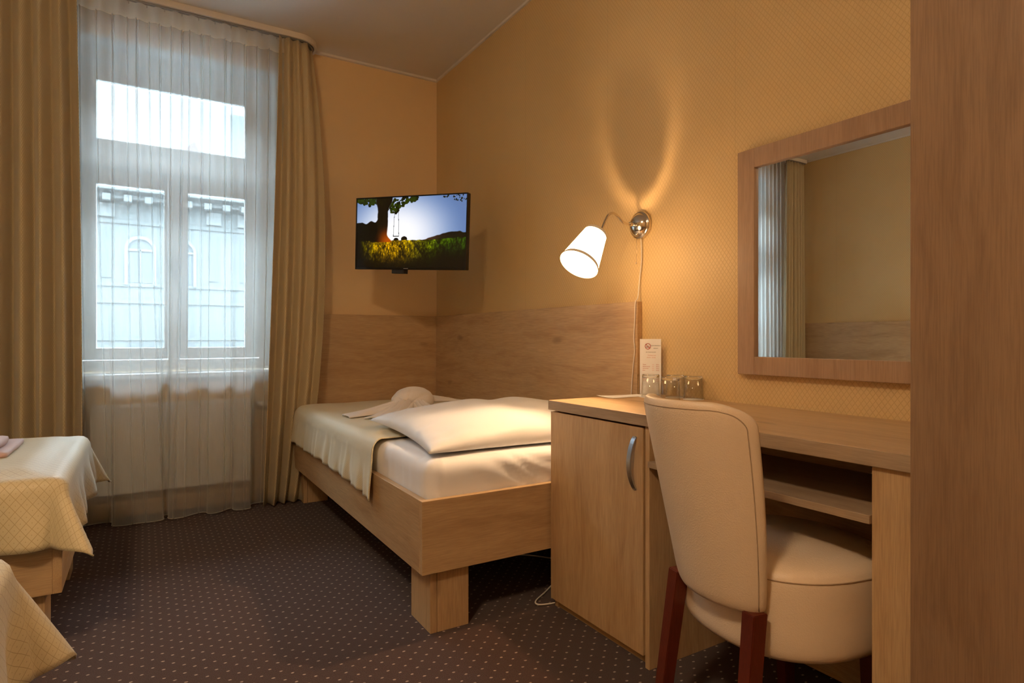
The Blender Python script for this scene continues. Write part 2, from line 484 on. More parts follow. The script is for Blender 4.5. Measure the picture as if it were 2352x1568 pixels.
def window(idx, a):
    """tall casement with an opening light above and two leaves below; a = left of the recess"""
    o = thing('window_%d' % idx, '', '', (a + .56, YW + .2, ZS)); del o['label']; del o['category']; o['kind'] = 'structure'
    cx = a + .56
    # lining of the recess
    bm = B()
    box(bm, a, a + .012, YW, YW + .40, ZS, ZT); box(bm, a + 1.108, a + 1.12, YW, YW + .40, ZS, ZT)
    box(bm, a + .012, a + 1.108, YW, YW + .40, ZT - .012, ZT)
    obj('reveal', bm, M['white'], o)
    # sill board
    s = obj('window_sill', bx(a - .05, a + 1.17, YW - .075, YW + .15, ZS, ZS + .030, bev=.006), M['white'], o)
    y0, y1 = YW + .16, YW + .24
    bm = B()
    box(bm, a + .012, a + .075, y0, y1, ZS + .03, ZT - .012, .004)
    box(bm, a + 1.045, a + 1.108, y0, y1, ZS + .03, ZT - .012, .004)
    box(bm, a + .075, a + 1.045, y0, y1, ZS + .03, ZS + .10, .004)
    box(bm, a + .075, a + 1.045, y0, y1, ZT - .07, ZT - .012, .004)
    box(bm, a + .075, a + 1.045, y0 - .01, y1, 1.985, 2.085, .006)      # transom
    box(bm, cx - .03, cx + .03, y0 - .004, y1, ZS + .10, 1.985, .004)   # mullion
    obj('window_frame', bm, M['white'], o)
    def leaf(x0, x1, z0, z1, px0, px1, pz0, pz1):
        ya, yb = YW + .175, YW + .225
        bm = B()
        box(bm, x0, px0, ya, yb, z0, z1, .004); box(bm, px1, x1, ya, yb, z0, z1, .004)
        box(bm, px0, px1, ya, yb, z0, pz0, .004); box(bm, px0, px1, ya, yb, pz1, z1, .004)
        l = obj('sash', bm, M['white'], o)
        obj('pane', bx(px0 - .004, px1 + .004, YW + .198, YW + .203, pz0 - .004, pz1 + .004), M['pane'], l)
        return l
    leaf(a + .078, cx - .032, ZS + .105, 1.982, cx - .391, cx - .052, .942, 1.888)
    l = leaf(cx + .032, a + 1.042, ZS + .105, 1.982, cx + .074, cx + .399, .942, 1.888)
    leaf(a + .078, a + 1.042, 2.09, ZT - .075, cx - .391, cx + .399, 2.150, 2.484)
    hb = B(); box(hb, cx - .012, cx + .012, YW + .13, YW + .155, 1.36, 1.48, .004); box(hb, cx - .008, cx + .008, YW + .145, YW + .176, 1.40, 1.43)
    obj('handle', hb, M['alu'], o)
    return o
window(1, WIN[0][0]); window(2, WIN[1][0])
# daylight portals for the renderer
for k, (a, b) in enumerate(WIN):
    ld = bpy.data.lights.new('sky_portal', 'AREA'); ld.shape = 'RECTANGLE'; ld.size = b - a; ld.size_y = ZT - ZS
    ld.cycles.is_portal = True
    lo = bpy.data.objects.new('sky_portal', ld); COL.objects.link(lo)
    lo.location = ((a + b) / 2, YW + .41, (ZS + ZT) / 2); lo.rotation_euler = (math.radians(-90), 0, 0)

# ------------------------------------------------------------------ house across the street
FY = 30.0
house = thing('town_house', 'pale ornate town house with cornice and arched windows seen through the net curtain', 'building', (1, FY, -4))
bm = bx(-14, 20, FY, FY + 8, -4, 6.9)
for z0, z1, dep in ((3.15, 3.3, .05), (2.45, 2.62, .05), (.9, 1.05, .04), (5.75, 5.9, .04)):
    box(bm, -14, 20, FY - dep, FY, z0, z1)
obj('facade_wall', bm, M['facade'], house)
bm = bx(-14.3, 20.3, FY - .50, FY, 7.05, 7.35); box(bm, -14.1, 20.1, FY - .25, FY, 6.75, 7.05)
for k in range(46):
    x = -14 + k * .74; box(bm, x, x + .28, FY - .42, FY - .05, 6.62, 6.88)
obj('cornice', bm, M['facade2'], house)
def arch_window(x, w=.9, z0=3.32, z1=5.15):
    h = w / 2; bm = B()
    vs = [(x - h, z0), (x + h, z0)]
    n = 14
    for i in range(n + 1):
        a = PI * i / n; vs.append((x + h * math.cos(a), z1 - h + h * math.sin(a)))
    f = bm.faces.new([bm.verts.new((p[0], FY - .03, p[1])) for p in vs]); 
    r = bmesh.ops.extrude_face_region(bm, geom=[f]); bmesh.ops.translate(bm, verts=[g for g in r['geom'] if isinstance(g, bmesh.types.BMVert)], vec=(0, .05, 0))
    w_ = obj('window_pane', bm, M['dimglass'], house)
    fb = B(); box(fb, x - .03, x + .03, FY - .07, FY - .03, z0, z1 - h); box(fb, x - h, x + h, FY - .07, FY - .03, z1 - h - .06, z1 - h + .03)
    box(fb, x - h - .12, x - h, FY - .10, FY, z0 - .1, z1 - h); box(fb, x + h, x + h + .12, FY - .10, FY, z0 - .1, z1 - h)
    for i in range(n):
        a0, a1 = PI * i / n, PI * (i + 1) / n
        c = [(x + q * math.cos(a), FY - .10, z1 - h + q * math.sin(a)) for a in (a0, a1) for q in (h, h + .13)]
        fb.faces.new([fb.verts.new(c[0]), fb.verts.new(c[1]), fb.verts.new(c[3]), fb.verts.new(c[2])])
    obj('window_surround', fb, M['facade2'], w_)
for k in range(-2, 4):
    x = k * 5.25
    for ax_ in (-.1, 1.42): arch_window(x + ax_)
    for nx in (-1.3, 2.68):
        b_ = bx(x + nx - .19, x + nx + .19, FY - .04, FY, 3.5, 5.45); obj('niche', b_, M['dimglass'], house)
        obj('frieze_panel', bx(x + nx - .3, x + nx + .3, FY - .06, FY, 6.0, 6.55), M['facade2'], house)
    for ax_ in (-.1, 1.42, 3.0):
        b_ = bx(x + ax_ - .48, x + ax_ + .48, FY - .03, FY, -1.2, .78); obj('window_pane', b_, M['dimglass'], house)
bm = B()
vs = [(-14, FY, 7.35), (20, FY, 7.35), (20, FY + 6, 7.9), (-14, FY + 6, 7.9)]
box(bm, -14, 20, FY, FY + 8, 6.9, 7.35)
def prism(bm, x0, x1, xm, z0, z1, y0, y1):
    a = [bm.verts.new(p) for p in ((x0, y0, z0), (x1, y0, z0), (xm, y0, z1), (x0, y1, z0), (x1, y1, z0), (xm, y1, z1))]
    for f in ((0, 1, 2), (3, 5, 4), (0, 2, 5, 3), (1, 4, 5, 2), (0, 3, 4, 1)): bm.faces.new([a[i] for i in f])
prism(bm, -.6, 3.4, 2.0, 7.35, 9.9, FY + 1, FY + 6)
prism(bm, 4.2, 9, 6.5, 7.35, 10.2, FY + 1, FY + 6)
obj('roof', bm, M['roof'], house)
obj('turret', bx(3.45, 4.1, FY + 1, FY + 2, 7.3, 11.4), M['facade2'], house)
struct('street', bx(-20, 26, YW + 1.5, FY + 8, -4.2, -4.0), M['street'])

# ------------------------------------------------------------------ wall panels behind the beds
p = obj('headboard_panel', bx(1.787, XR - .001, 1.925, 3.995, .20, 1.155, bev=.002), M['wood_y'])
tag(p, 'long oak panel behind the right bed along the patterned wall', 'headboard')
p = obj('headboard_panel', bx(.74, XR - .001, 3.997, YW - .001, .07, 1.155, bev=.002), M['wood_x'])
tag(p, 'short oak panel under the television between drape and corner', 'headboard')
p = obj('headboard_panel', bx(XL + .001, XL + .03, -.2, 3.9, .20, 1.155, bev=.002), M['wood_y'])
tag(p, 'oak panel on the opposite wall seen low in the mirror', 'headboard')

# ------------------------------------------------------------------ right bed
bed = thing('bed', 'oak bed in the corner under the television with white mattress', 'bed', (1.28, 2.93, 0))
Y0 = 1.872
obj('side_rail', bx(.788, .812, Y0 + .024, 3.97, .213, .458, bev=.0015), M['wood_y'], bed)
obj('side_rail', bx(1.762, 1.784, Y0 + .024, 3.97, .213, .458, bev=.0015), M['wood_y'], bed)
obj('end_board', bx(.788, 1.784, Y0, Y0 + .024, .213, .458, bev=.0015), M['wood_x'], bed)
obj('end_board', bx(.788, 1.784, 3.97, 3.994, .213, .458, bev=.0015), M['wood_x'], bed)
bm = B()
for k in range(12): box(bm, .812, 1.762, 2.0 + k * .165, 2.07 + k * .165, .345, .362)
obj('slats', bm, M['wood_x'], bed)
for x0, x1, y0, y1 in ((.829, .974, 1.90, 2.07), (1.62, 1.765, 1.90, 2.07), (.829, .974, 3.80, 3.96), (1.62, 1.765, 3.80, 3.96)):
    bm = bx(x0 + .026, x1, y0, y0 + .024, 0, .345, bev=.001); box(bm, x0, x0 + .024, y0, y1, 0, .345, .001)
    box(bm, x1 - .024, x1, y0 + .026, y1, 0, .345, .001); box(bm, x0 + .026, x1 - .026, y1 - .024, y1, 0, .345, .001)
    obj('leg', bm, M['wood_z'], bed)

def rounded_block(x0, x1, y0, y1, z0, z1, r, res, disp, top_only=False):
    """mattress-like block: superellipsoid sides, with disp(co, n) wrinkles"""
    cx, cy, cz = (x0 + x1) / 2, (y0 + y1) / 2, (z0 + z1) / 2
    bm = B()
    nx, ny, nzc = [max(2, int(round(d / res))) for d in (x1 - x0, y1 - y0, z1 - z0)]
    cache = {}
    uvl = bm.loops.layers.uv.verify()
    def vert(i, j, k):
        if (i, j, k) in cache: return cache[(i, j, k)]
        q = Vector((x0 + (x1 - x0) * i / nx, y0 + (y1 - y0) * j / ny, z0 + (z1 - z0) * k / nzc))
        c = Vector((min(max(q.x, x0 + r), x1 - r), min(max(q.y, y0 + r), y1 - r), min(max(q.z, z0 + r), z1 - r)))
        d = q - c
        if d.length > 1e-6:
            dn = d.normalized()
            m = max(abs(d.x), abs(d.y), abs(d.z))
            q = c + dn * m
            n = dn
        else: n = Vector((0, 0, 1))
        q = q + n * disp(q, n)
        v = bm.verts.new(q); cache[(i, j, k)] = v
        return v
    def face(vs, ax):
        f = bm.faces.new(vs); f.smooth = True
        for l in f.loops:
            c = l.vert.co
            l[uvl].uv = ((c.x, c.y), (c.x, c.z), (c.y, c.z))[ax]
    for i in range(nx):
        for j in range(ny):
            face([vert(i, j, nzc), vert(i + 1, j, nzc), vert(i + 1, j + 1, nzc), vert(i, j + 1, nzc)], 0)
            face([vert(i, j, 0), vert(i, j + 1, 0), vert(i + 1, j + 1, 0), vert(i + 1, j, 0)], 0)
    for i in range(nx):
        for k in range(nzc):
            face([vert(i, 0, k), vert(i + 1, 0, k), vert(i + 1, 0, k + 1), vert(i, 0, k + 1)], 1)
            face([vert(i, ny, k), vert(i, ny, k + 1), vert(i + 1, ny, k + 1), vert(i + 1, ny, k)], 1)
    for j in range(ny):
        for k in range(nzc):
            face([vert(0, j, k), vert(0, j, k + 1), vert(0, j + 1, k + 1), vert(0, j + 1, k)], 2)
            face([vert(nx, j, k), vert(nx, j + 1, k), vert(nx, j + 1, k + 1), vert(nx, j, k + 1)], 2)
    return bm

def mat_disp(q, n):
    d = 0.004 * nz(q.x * 5, q.y * 5, q.z * 5)
    if n.y < -.3:       # diagonal drag folds on the near end
        w = sstep(.95, 1.1, q.x) * sstep(.40, .47, q.z) * (1 - sstep(.545, .59, q.z))
        ph = (q.x * .55 + q.z * 1.05) * 46 + 2.2 * nz(q.x * 6, q.z * 5, 3)
        d += w * .0075 * (abs(math.sin(ph)) ** 1.5 - .4)
        d += .006 * math.exp(-((q.x - .865 - (q.z - .48) * .1) / .007) ** 2) 
    elif n.x < -.3:
        d += .0016 * math.sin(q.y * 90 + 4 * nz(q.y * 4, q.z * 9)) * sstep(.38, .5, q.z)
    return d
mt = obj('mattress', rounded_block(.818, 1.758, 1.90, 3.955, .363, .580, .045, .014, mat_disp), M['linen'])
tag(mt, 'thick mattress in a white fitted sheet on the corner bed', 'mattress')

# coverlet folded over the far part of the mattress, hanging over the rail
def cover_fn(u, v):
    # v along y (near -> far), u: from the hanging hem over the top to the wall
    yn = 2.345; y = yn + v * (3.945 - yn)
    s = u * 1.22                       # arc length from hem
    drop = .165 + .012 * nz(y * 3, 1) + .02 * (1 - sstep(0, .25, v))
    rr = .05
    X0, Zt = .805, .592
    skew = .10 * sstep(.05, .35, s) * (1 - sstep(0, .6, v)) + .30 * sstep(.28, .9, s) * (1 - sstep(0, .9, v))
    if s < drop:
        z = Zt - rr - (drop - s); x = X0 - rr * .35 - .014 * sstep(0, 1, (drop - s) / .17)
        wob = math.sin(y * 34 + 3.0 * nz(y * 3, 5)) * .55 + math.sin(y * 71 + 1.7) * .3 + nz(y * 20, z * 6) * .8
        x += -.003 + .010 * wob * (0.25 + .75 * (drop - s) / drop)
        x = min(x, .783)
    elif s < drop + rr * PI / 2:
        a = (s - drop) / rr
        x = X0 - rr * .35 + rr * (1 - math.cos(a)); z = Zt - rr + rr * math.sin(a)
        x += -.002
    else:
        x = X0 + rr * .65 + (s - drop - rr * PI / 2); z = Zt
        z += .006 * nz(x * 5, y * 5, 2) + .012 * math.exp(-((y - 3.2) / .5) ** 2) * math.sin(min(1, (x - .8)) * PI)
        z += .010 * math.exp(-((y - 2.47 - (x - .85) * .4) / .03) ** 2) * (1 - sstep(.9, 1.15, x))
    # the window end rounds off
    z -= .045 * sstep(3.78, 3.95, y) * (1 if s > drop else .0)
    y = y + skew * .5 * (1 - v)
    return (x, y, z), (s, y)
cv = obj('coverlet', grid(110, 150, cover_fn), M['cover'], smooth=True)
mods(cv, solid=.004, off=1)
tag(cv, 'cream woven coverlet laid over the window half of the corner bed', 'bedspread')
def hem_fn(u, v):
    y = 2.36 + v * 1.57
    a = u * 2 * PI
    return (.7945 + .0016 * math.cos(a) + 0.0, y, .553 + .0016 * math.sin(a)), (u, v)

# pillow
def pillow_fn(u, v):
    th = u * 2 * PI
    return None
def make_pillow():
    bm = B(); uvl = bm.loops.layers.uv.verify()
    A, C, Hh = .46, .37, .108
    n = 64; m = 56
    rows = {}
    def pos(i, j, sgn):
        a = -1 + 2 * i / n; b = -1 + 2 * j / m
        # pinched outline, pointed corners
        x = A * a * (1 - .075 * (1 - b * b) * abs(a) ** 3) ; y = C * b * (1 - .085 * (1 - a * a) * abs(b) ** 3)
        t = (max(0, 1 - abs(a) ** (2.8 if a > 0 else 1.35)) * max(0, 1 - abs(b) ** 2.6)) ** .42
        h = Hh * t
        wr = .010 * nz(a * 3.0, b * 3.5, 7 + sgn) * t ** .5
        # creases radiating from corners and edges
        ed = (1 - abs(a) ** 6) * (1 - abs(b) ** 6)
        wr += (1 - sstep(.2, .75, t)) * .006 * math.sin(b * 26 + 3 * nz(b * 3, a * 3)) * (abs(a) > .55) * ed
        wr += (1 - sstep(.2, .7, t)) * .004 * math.sin(a * 34 + 2 * nz(a * 4, b * 2)) * (abs(b) > .6) * ed
        dent = -.007 * math.exp(-((a - .12) / .16) ** 2) * sstep(-.6, .5, b)
        dent += -.004 * math.exp(-((a - .75) / .1) ** 2)
        if sgn > 0: z = h + wr + dent * t
        else: z = -h * .22 + wr * .1
        return (x, y, z)
    V = {}
    for sgn in (1, -1):
        for i in range(n + 1):
            for j in range(m + 1):
                edge = i in (0, n) or j in (0, m)
                key = (i, j, 0 if edge else sgn)
                if key not in V:
                    c = pos(i, j, sgn)
                    if edge: c = (c[0], c[1], 0.0)
                    V[key] = bm.verts.new(c)
        for i in range(n):
            for j in range(m):
                q = []
                for (ii, jj) in ((i, j), (i + 1, j), (i + 1, j + 1), (i, j + 1)):
                    e = ii in (0, n) or jj in (0, m)
                    q.append(V[(ii, jj, 0 if e else sgn)])
                if sgn < 0: q.reverse()
                f = bm.faces.new(q); f.smooth = True
                for l in f.loops: l[uvl].uv = (l.vert.co.x, l.vert.co.y)
    return bm
bmp = make_pillow()
bmesh.ops.rotate(bmp, verts=bmp.verts, cent=(0, 0, 0), matrix=Matrix.Rotation(math.radians(2.5), 3, 'X') @ Matrix.Rotation(math.radians(-2), 3, 'Z'))
pl = obj('pillow', bmp, M['pillow'])
pl.location = (1.318, 2.300, .614)
tag(pl, 'big white pillow lying on the near half of the corner bed', 'pillow')

# knotted towel
tw = thing('towel', 'white towel knotted into a candy shape on the cream coverlet', 'towel', (1.24, 3.09, .60))
KC = Vector((-.34, -.92, -.05)).normalized(); KA = KC.cross(Vector((0, 0, 1))).normalized(); KB = KA.cross(KC)
def bun_fn(u, v):
    th = u * 2 * PI; ph = v * PI
    n = Vector((math.cos(ph), math.sin(ph) * math.cos(th), math.sin(ph) * math.sin(th)))
    rho = math.acos(max(-1, min(1, n.dot(KC)))); psi = math.atan2(n.dot(KB), n.dot(KA))
    # folds of cloth gathered into one point on the side facing the room
    k = 1 - .20 * math.exp(-(rho / .22) ** 2)
    for c, wd, dp in ((.2, .16, .10), (1.25, .13, .06), (2.3, .18, .11), (3.35, .14, .07), (-1.0, .13, .12), (-1.6, .12, .12), (-2.15, .14, .10)):
        dd_ = math.atan2(math.sin(psi - c - .25 * rho), math.cos(psi - c - .25 * rho))
        k -= dp * math.exp(-(dd_ / wd) ** 2) * sstep(1.9, .15, rho)
    k += .03 * nz(n.x * 3, n.y * 3, n.z * 3 + 2)
    return (1.245 + n.x * .118 * k, 3.085 + n.y * .084 * k, .664 + n.z * .074 * k), (th * .1, v * .2)
obj('knot', grid(110, 100, bun_fn, closed_u=True), M['towel'], tw, smooth=True)
def tail_bm(root, tip, w0, w1, h0, h1, folds, seed, sag=0.0):
    root = Vector(root); tip = Vector(tip); d = tip - root; side = Vector((-d.y, d.x, 0)).normalized()
    def fn(u, v):
        a = (u - .5) * 2
        w = w0 + (w1 - w0) * v; h = h0 + (h1 - h0) * v
        p = root + d * v + side * a * w
        z = p.z + h * (1 - a * a) ** .6 * (1 - .35 * v) + h * .30 * math.cos(a * folds * PI + seed) * (1 - v * .6)
        z = max(z, .6025) if v > .15 else z
        return (p.x, p.y, z + sag * math.sin(v * PI)), (u * .3, v * .3)
    return grid(40, 30, fn)
o = obj('tail', tail_bm((1.215, 3.07, .625), (.875, 3.06, .605), .030, .060, .052, .008, 3, .5), M['towel'], tw, smooth=True); mods(o, solid=.006)
o = obj('tail', tail_bm((1.19, 3.04, .625), (1.00, 2.86, .605), .045, .105, .050, .012, 4, 1.5), M['towel'], tw, smooth=True); mods(o, solid=.006)
o = obj('tail', tail_bm((1.27, 3.10, .645), (1.655, 3.19, .607), .040, .045, .040, .010, 2, .2, .012), M['towel'], tw, smooth=True); mods(o, solid=.006)
o = obj('tail', tail_bm((1.25, 3.05, .630), (1.27, 2.84, .605), .030, .075, .050, .016, 5, .9), M['towel'], tw, smooth=True); mods(o, solid=.006)

# ------------------------------------------------------------------ left beds
def left_bed(ynear, yfar, label, xr=-.215, xl=-2.345):
    b = thing('bed', label, 'bed', ((xl + xr) / 2, (ynear + yfar) / 2, 0), 0)
    obj('side_rail', bx(xl, xr - .024, ynear, ynear + .024, .213, .455, bev=.0015), M['wood_x'], b)
    obj('side_rail', bx(xl, xr - .024, yfar - .024, yfar, .213, .455, bev=.0015), M['wood_x'], b)
    obj('end_board', bx(xr - .024, xr, ynear, yfar, .213, .455, bev=.0015), M['wood_y'], b)
    bm = B()
    for k in range(12): box(bm, xl + .1 + k * .16, xl + .17 + k * .16, ynear + .024, yfar - .024, .345, .362)
    obj('slats', bm, M['wood_y'], b)
    for x0, x1 in ((xr - .20, xr - .045), (xl + .05, xl + .20)):
        for y0, y1 in ((ynear + .03, ynear + .17), (yfar - .17, yfar - .03)):
            obj('leg', bx(x0, x1, y0, y1, 0, .345, bev=.0015), M['wood_z'], b)
    return b
def drape_cloth(x0, x1, y0, y1, zt, drop, rad=.04, flare=.55, seed=0.0, res=.018, sides='+x+y-y', base=.10):
    """bedspread: flat top, rounded edge, hanging skirt that flares at the free corners"""
    bm = B(); uvl = bm.loops.layers.uv.verify()
    xa, xb = x0, x1 + drop
    ya, yb = y0 - drop, y1 + drop
    nx = int((xb - xa) / res); ny = int((yb - ya) / res)
    def fn(a, b):
        ex = max(0.0, a - x1); ey = 0.0; sy = 0
        if b > y1: ey = b - y1; sy = 1
        elif b < y0: ey = y0 - b; sy = -1
        r = math.hypot(ex, ey)
        px, py = min(a, x1), min(max(b, y0), y1)
        z = zt + .005 * nz(a * 4, b * 4, seed)
        if r < 1e-6:
            z -= .018 * sstep(rad * 2.5, 0, min(x1 - a, b - y0, y1 - b)) 
            return (px, py, z)
        z -= .018
        phi = math.atan2(ey, ex)
        fl = math.sin(2 * phi) ** 2
        if r > drop: r = drop + (r - drop) * .62
        ang = math.radians(6) + flare * fl + base * .5 * math.sin((px * 17 if ex < ey else py * 15) + seed + 2 * nz(px * 3, py * 3, seed))
        h0 = min(r, rad * PI / 2)
        out = rad * math.sin(h0 / rad); dn = rad * (1 - math.cos(h0 / rad))
        if r > h0:
            out += (r - h0) * math.sin(ang); dn += (r - h0) * math.cos(ang)
        if r > h0: out += .012 * math.sin((px * 30 + py * 26) + 3 * nz(px * 5, py * 5, seed)) * sstep(0, .15, r - h0) * (1 - fl)
        return (px + out * math.cos(phi), py + sy * out * math.sin(phi), z - dn)
    V = [[None] * (ny + 1) for _ in range(nx + 1)]
    for i in range(nx + 1):
        for j in range(ny + 1):
            a = xa + (xb - xa) * i / nx; b = ya + (yb - ya) * j / ny
            V[i][j] = (bm.verts.new(fn(a, b)), (a, b))
    for i in range(nx):
        for j in range(ny):
            q = (V[i][j], V[i + 1][j], V[i + 1][j + 1], V[i][j + 1])
            f = bm.faces.new([k[0] for k in q]); f.smooth = True
            for l, k in zip(f.loops, q): l[uvl].uv = k[1]
    return bm
plain_disp = lambda q, n: .003 * nz(q.x * 5, q.y * 5, q.z * 5)
for (yn, yf, lb, ls, lm) in ((2.33, 3.27, 'oak bed in the left background beside the window drapes', 'gold quilted bedspread draped over the far left bed', 'mattress under the bedspread of the far left bed'),
                       (.61, 1.55, 'oak bed nearest the camera at the left picture edge', 'gold quilted bedspread hanging off the near left bed', 'mattress under the bedspread of the near left bed')):
    xr_ = -.215 if yn > 2 else -.235
    left_bed(yn, yf, lb, xr=xr_)
    m_ = obj('mattress', rounded_block(-2.32, xr_ - .030, yn + .03, yf - .03, .363, .566, .05, .05, plain_disp), M['linen'])
    tag(m_, lm, 'mattress')
    sp = obj('bedspread', drape_cloth(-1.9, xr_ - .025, yn + .022, yf - .022, .590, .232 if yn > 2 else .275, seed=yn * 3, flare=.44), M['spread'], smooth=True)
    mods(sp, solid=.005, off=0)
    tag(sp, ls, 'bedspread')
# folded pink towel
def ptowel():
    bm = rounded_block(-.82, -.395, 2.66, 3.02, .590, .612, .010, .02, lambda q, n: .003 * nz(q.x * 9, q.y * 9))
    b2 = rounded_block(-.80, -.425, 2.68, 2.92, .612, .640, .012, .02, lambda q, n: .004 * nz(q.x * 9, q.y * 9, 4))
    me = bpy.data.meshes.new('tmp'); b2.to_mesh(me); b2.free(); bm.from_mesh(me); bpy.data.meshes.remove(me)
    return bm
tag(obj('folded_towel', ptowel(), M['towel_pink'], smooth=True), 'folded pink towel on top of the far left bed', 'towel')

# ------------------------------------------------------------------ curtains
def resample(pts, n):
    pts = smooth_path([(p[0], p[1], 0) for p in pts], 8)
    L = [0]
    for a, b in zip(pts, pts[1:]): L.append(L[-1] + (b - a).length)
    out = []; k = 0
    for i in range(n + 1):
        t = L[-1] * i / n
        while k < len(L) - 2 and L[k + 1] < t: k += 1
        f = (t - L[k]) / max(1e-9, L[k + 1] - L[k]); out.append(pts[k].lerp(pts[k + 1], f))
    return out, L[-1]
def curtain_from(bottom, top, z0, z1, n=420, nv=40, curve=1.4, zb=None, pleats=(), mid=None):
    Bt, L = resample(bottom, n); Tp, _ = resample(top, n)
    Md = resample(mid, n)[0] if mid else None
    def fn(u, v):
        i = min(n, int(round(u * n)))
        w = 1 - (1 - v) ** curve if curve > 0 else v
        z = z0 + (zb(Bt[i].x) if zb else 0) * (1 - v); z = z + (z1 - z) * v
        if Md:
            c = Bt[i] * (1 - v) ** 2 + Md[i] * 2 * v * (1 - v) + Tp[i] * v * v
        else: c = Bt[i].lerp(Tp[i], w)
        y = c.y; x = c.x
        for (s, wd, am, a0, a1) in pleats:
            k = math.exp(-((u - s) / wd) ** 2) * (a0 + (a1 - a0) * v)
            y += am * k
        return (x, y, z), (u * L, z)
    return grid(n, nv, fn)
def pinch_top(x0, x1, n, yc, amp, phase=0):
    return [(x0 + (x1 - x0) * i / (2 * n), yc + (amp if i % 2 else -amp)) for i in range(2 * n + 1)]
YS = 3.872
sheer1 = thing('net_curtain', 'white sheer net curtain hanging in front of the right window and radiator', 'curtain', (.18, YS, 0))
bot = [(-.36, 3.92), (-.28, 3.90), (-.20, 3.915), (-.150, 3.905), (-.128, 3.88), (-.143, 3.84), (-.128, 3.812), (-.08, 3.80), (-.03, 3.808), (.03, 3.80), (.075, 3.805), (.097, 3.825), (.092, 3.88), (.105, 3.91), (.122, 3.89), (.116, 3.83), (.14, 3.803), (.19, 3.81), (.235, 3.84), (.28, 3.86), (.305, 3.845), (.312, 3.815), (.34, 3.802), (.38, 3.82), (.415, 3.855), (.438, 3.862), (.446, 3.82), (.475, 3.80), (.51, 3.80), (.534, 3.815), (.538, 3.87), (.56, 3.905), (.62, 3.91), (.69, 3.90), (.73, 3.905)]
top = pinch_top(-.36, .73, 13, YS, .010)
rnd = random.Random(7)
pl_ = [(s, .0022, -.016 - .012 * rnd.random(), .35, 1.0) for s in (.07, .135, .20, .262, .30, .355, .40, .452, .50, .535, .59, .63, .70, .735, .80, .86, .92)]
pl_ += [(s + .0062, .0022, .010, .35, 1.0) for s in (.20, .30, .40, .50, .59, .70, .80)]
# main cloth and the denser heading tape at the top
obj('curtain_cloth', curtain_from(bot, top, .012, 2.725, n=760, nv=44, curve=1.6, pleats=pl_), M['sheer'], sheer1, smooth=True)
def tape_bm(x0, x1, n, seed=0):
    def fn(u, v):
        x = x0 + (x1 - x0) * u; y = YS + .010 * math.cos(u * n * 2 * PI) * -1
        scall = .010 * abs(math.sin(u * n * PI + .4))
        return (x, y - .001, 2.725 + v * (.085 + scall)), (x, v)
    return grid(260, 3, fn)
obj('heading_tape', tape_bm(-.36, .73, 13), M['tape'], sheer1, smooth=True)
def hem(bmx_pts, z, r=.0022):
    P_, _ = resample(bmx_pts, 200)
    return tube([(p.x, p.y, z) for p in P_], r, 6)
obj('hem', hem(bot, .013), M['tape'], sheer1, smooth=True)
for k in range(13):
    x = -.36 + 1.09 * (k + .5) / 13
    obj('hook', tube([(x, YS - .004, 2.80), (x, YS - .002, 2.822), (x + .003, YS, 2.832)], .0022, 6), M['alu'], sheer1)

sheer2 = thing('net_curtain', 'white sheer net curtain of the left window reflected in the mirror', 'curtain', (-1.42, YS, 0))
def wavy(x0, x1, n, yc, amp, seed):
    r_ = random.Random(seed); pts = []
    for i in range(2 * n + 1):
        t = i / (2 * n)
        pts.append((x0 + (x1 - x0) * t + (r_.random() - .5) * .25 * (x1 - x0) / n, yc + (amp if i % 2 else -amp) * (.6 + .6 * r_.random())))
    return pts
obj('curtain_cloth', curtain_from(wavy(-1.99, -1.56, 7, 3.86, .030, 3), pinch_top(-1.99, -1.56, 7, YS, .014), .012, 2.81, n=420, nv=24), M['sheer'], sheer2, smooth=True)

def drape(name_label, x0, x1, xt0, xt1, n, seed, amp=.036, yc=3.862, ytop=None, zmid=None, loc=None, z0=.012):
    t = thing('drape', name_label, 'curtain', ((x0 + x1) / 2, yc, 0))
    r_ = random.Random(seed)
    bot = []; top = []; mid = []
    m = 2 * n
    for i in range(m + 1):
        f = i / m
        j = (r_.random() - .5) * .34 / m
        s = 1 if i % 2 else -1
        a = amp * (.55 + .75 * r_.random())
        bot.append((x0 + (x1 - x0) * (f + j), yc + s * a))
        mid.append((zmid[0] + (zmid[1] - zmid[0]) * (f + j * .8), yc + s * a * .85) if zmid else (0, 0))
        top.append((xt0 + (xt1 - xt0) * (f + j * .5), (ytop(f) if ytop else yc) + s * a * .42))
    # overshoot: fold walls lean past each other
    def lean(p, k): return [(q[0] + (k if i % 2 else -k) * 0, q[1]) for i, q in enumerate(p)]
    bmc = curtain_from(bot, top, z0, 2.815, n=60 * n, nv=46, curve=1.0, mid=mid if zmid else None)
    o = obj('curtain_cloth', bmc, M['drape'], t, smooth=True)
    mods(o, solid=.003, off=0)
    return t
dL = drape('gold beige drape in deep folds at the left picture edge', -.93, -.262, -.90, -.292, 8, 12, amp=.056, yc=3.845, zmid=(-.92, -.262))
dR = drape('gold beige drape between the net curtain and the television', .605, .835, .700, .915, 4, 21, amp=.042, yc=3.842,
           ytop=lambda f: 3.86 + .10 * sstep(.70, 1.0, f), zmid=(.665, 1.075))
dF = drape('gold beige drape at the far side of the left window seen in the mirror', -2.31, -1.97, -2.30, -2.02, 6, 31, amp=.036, yc=3.86)

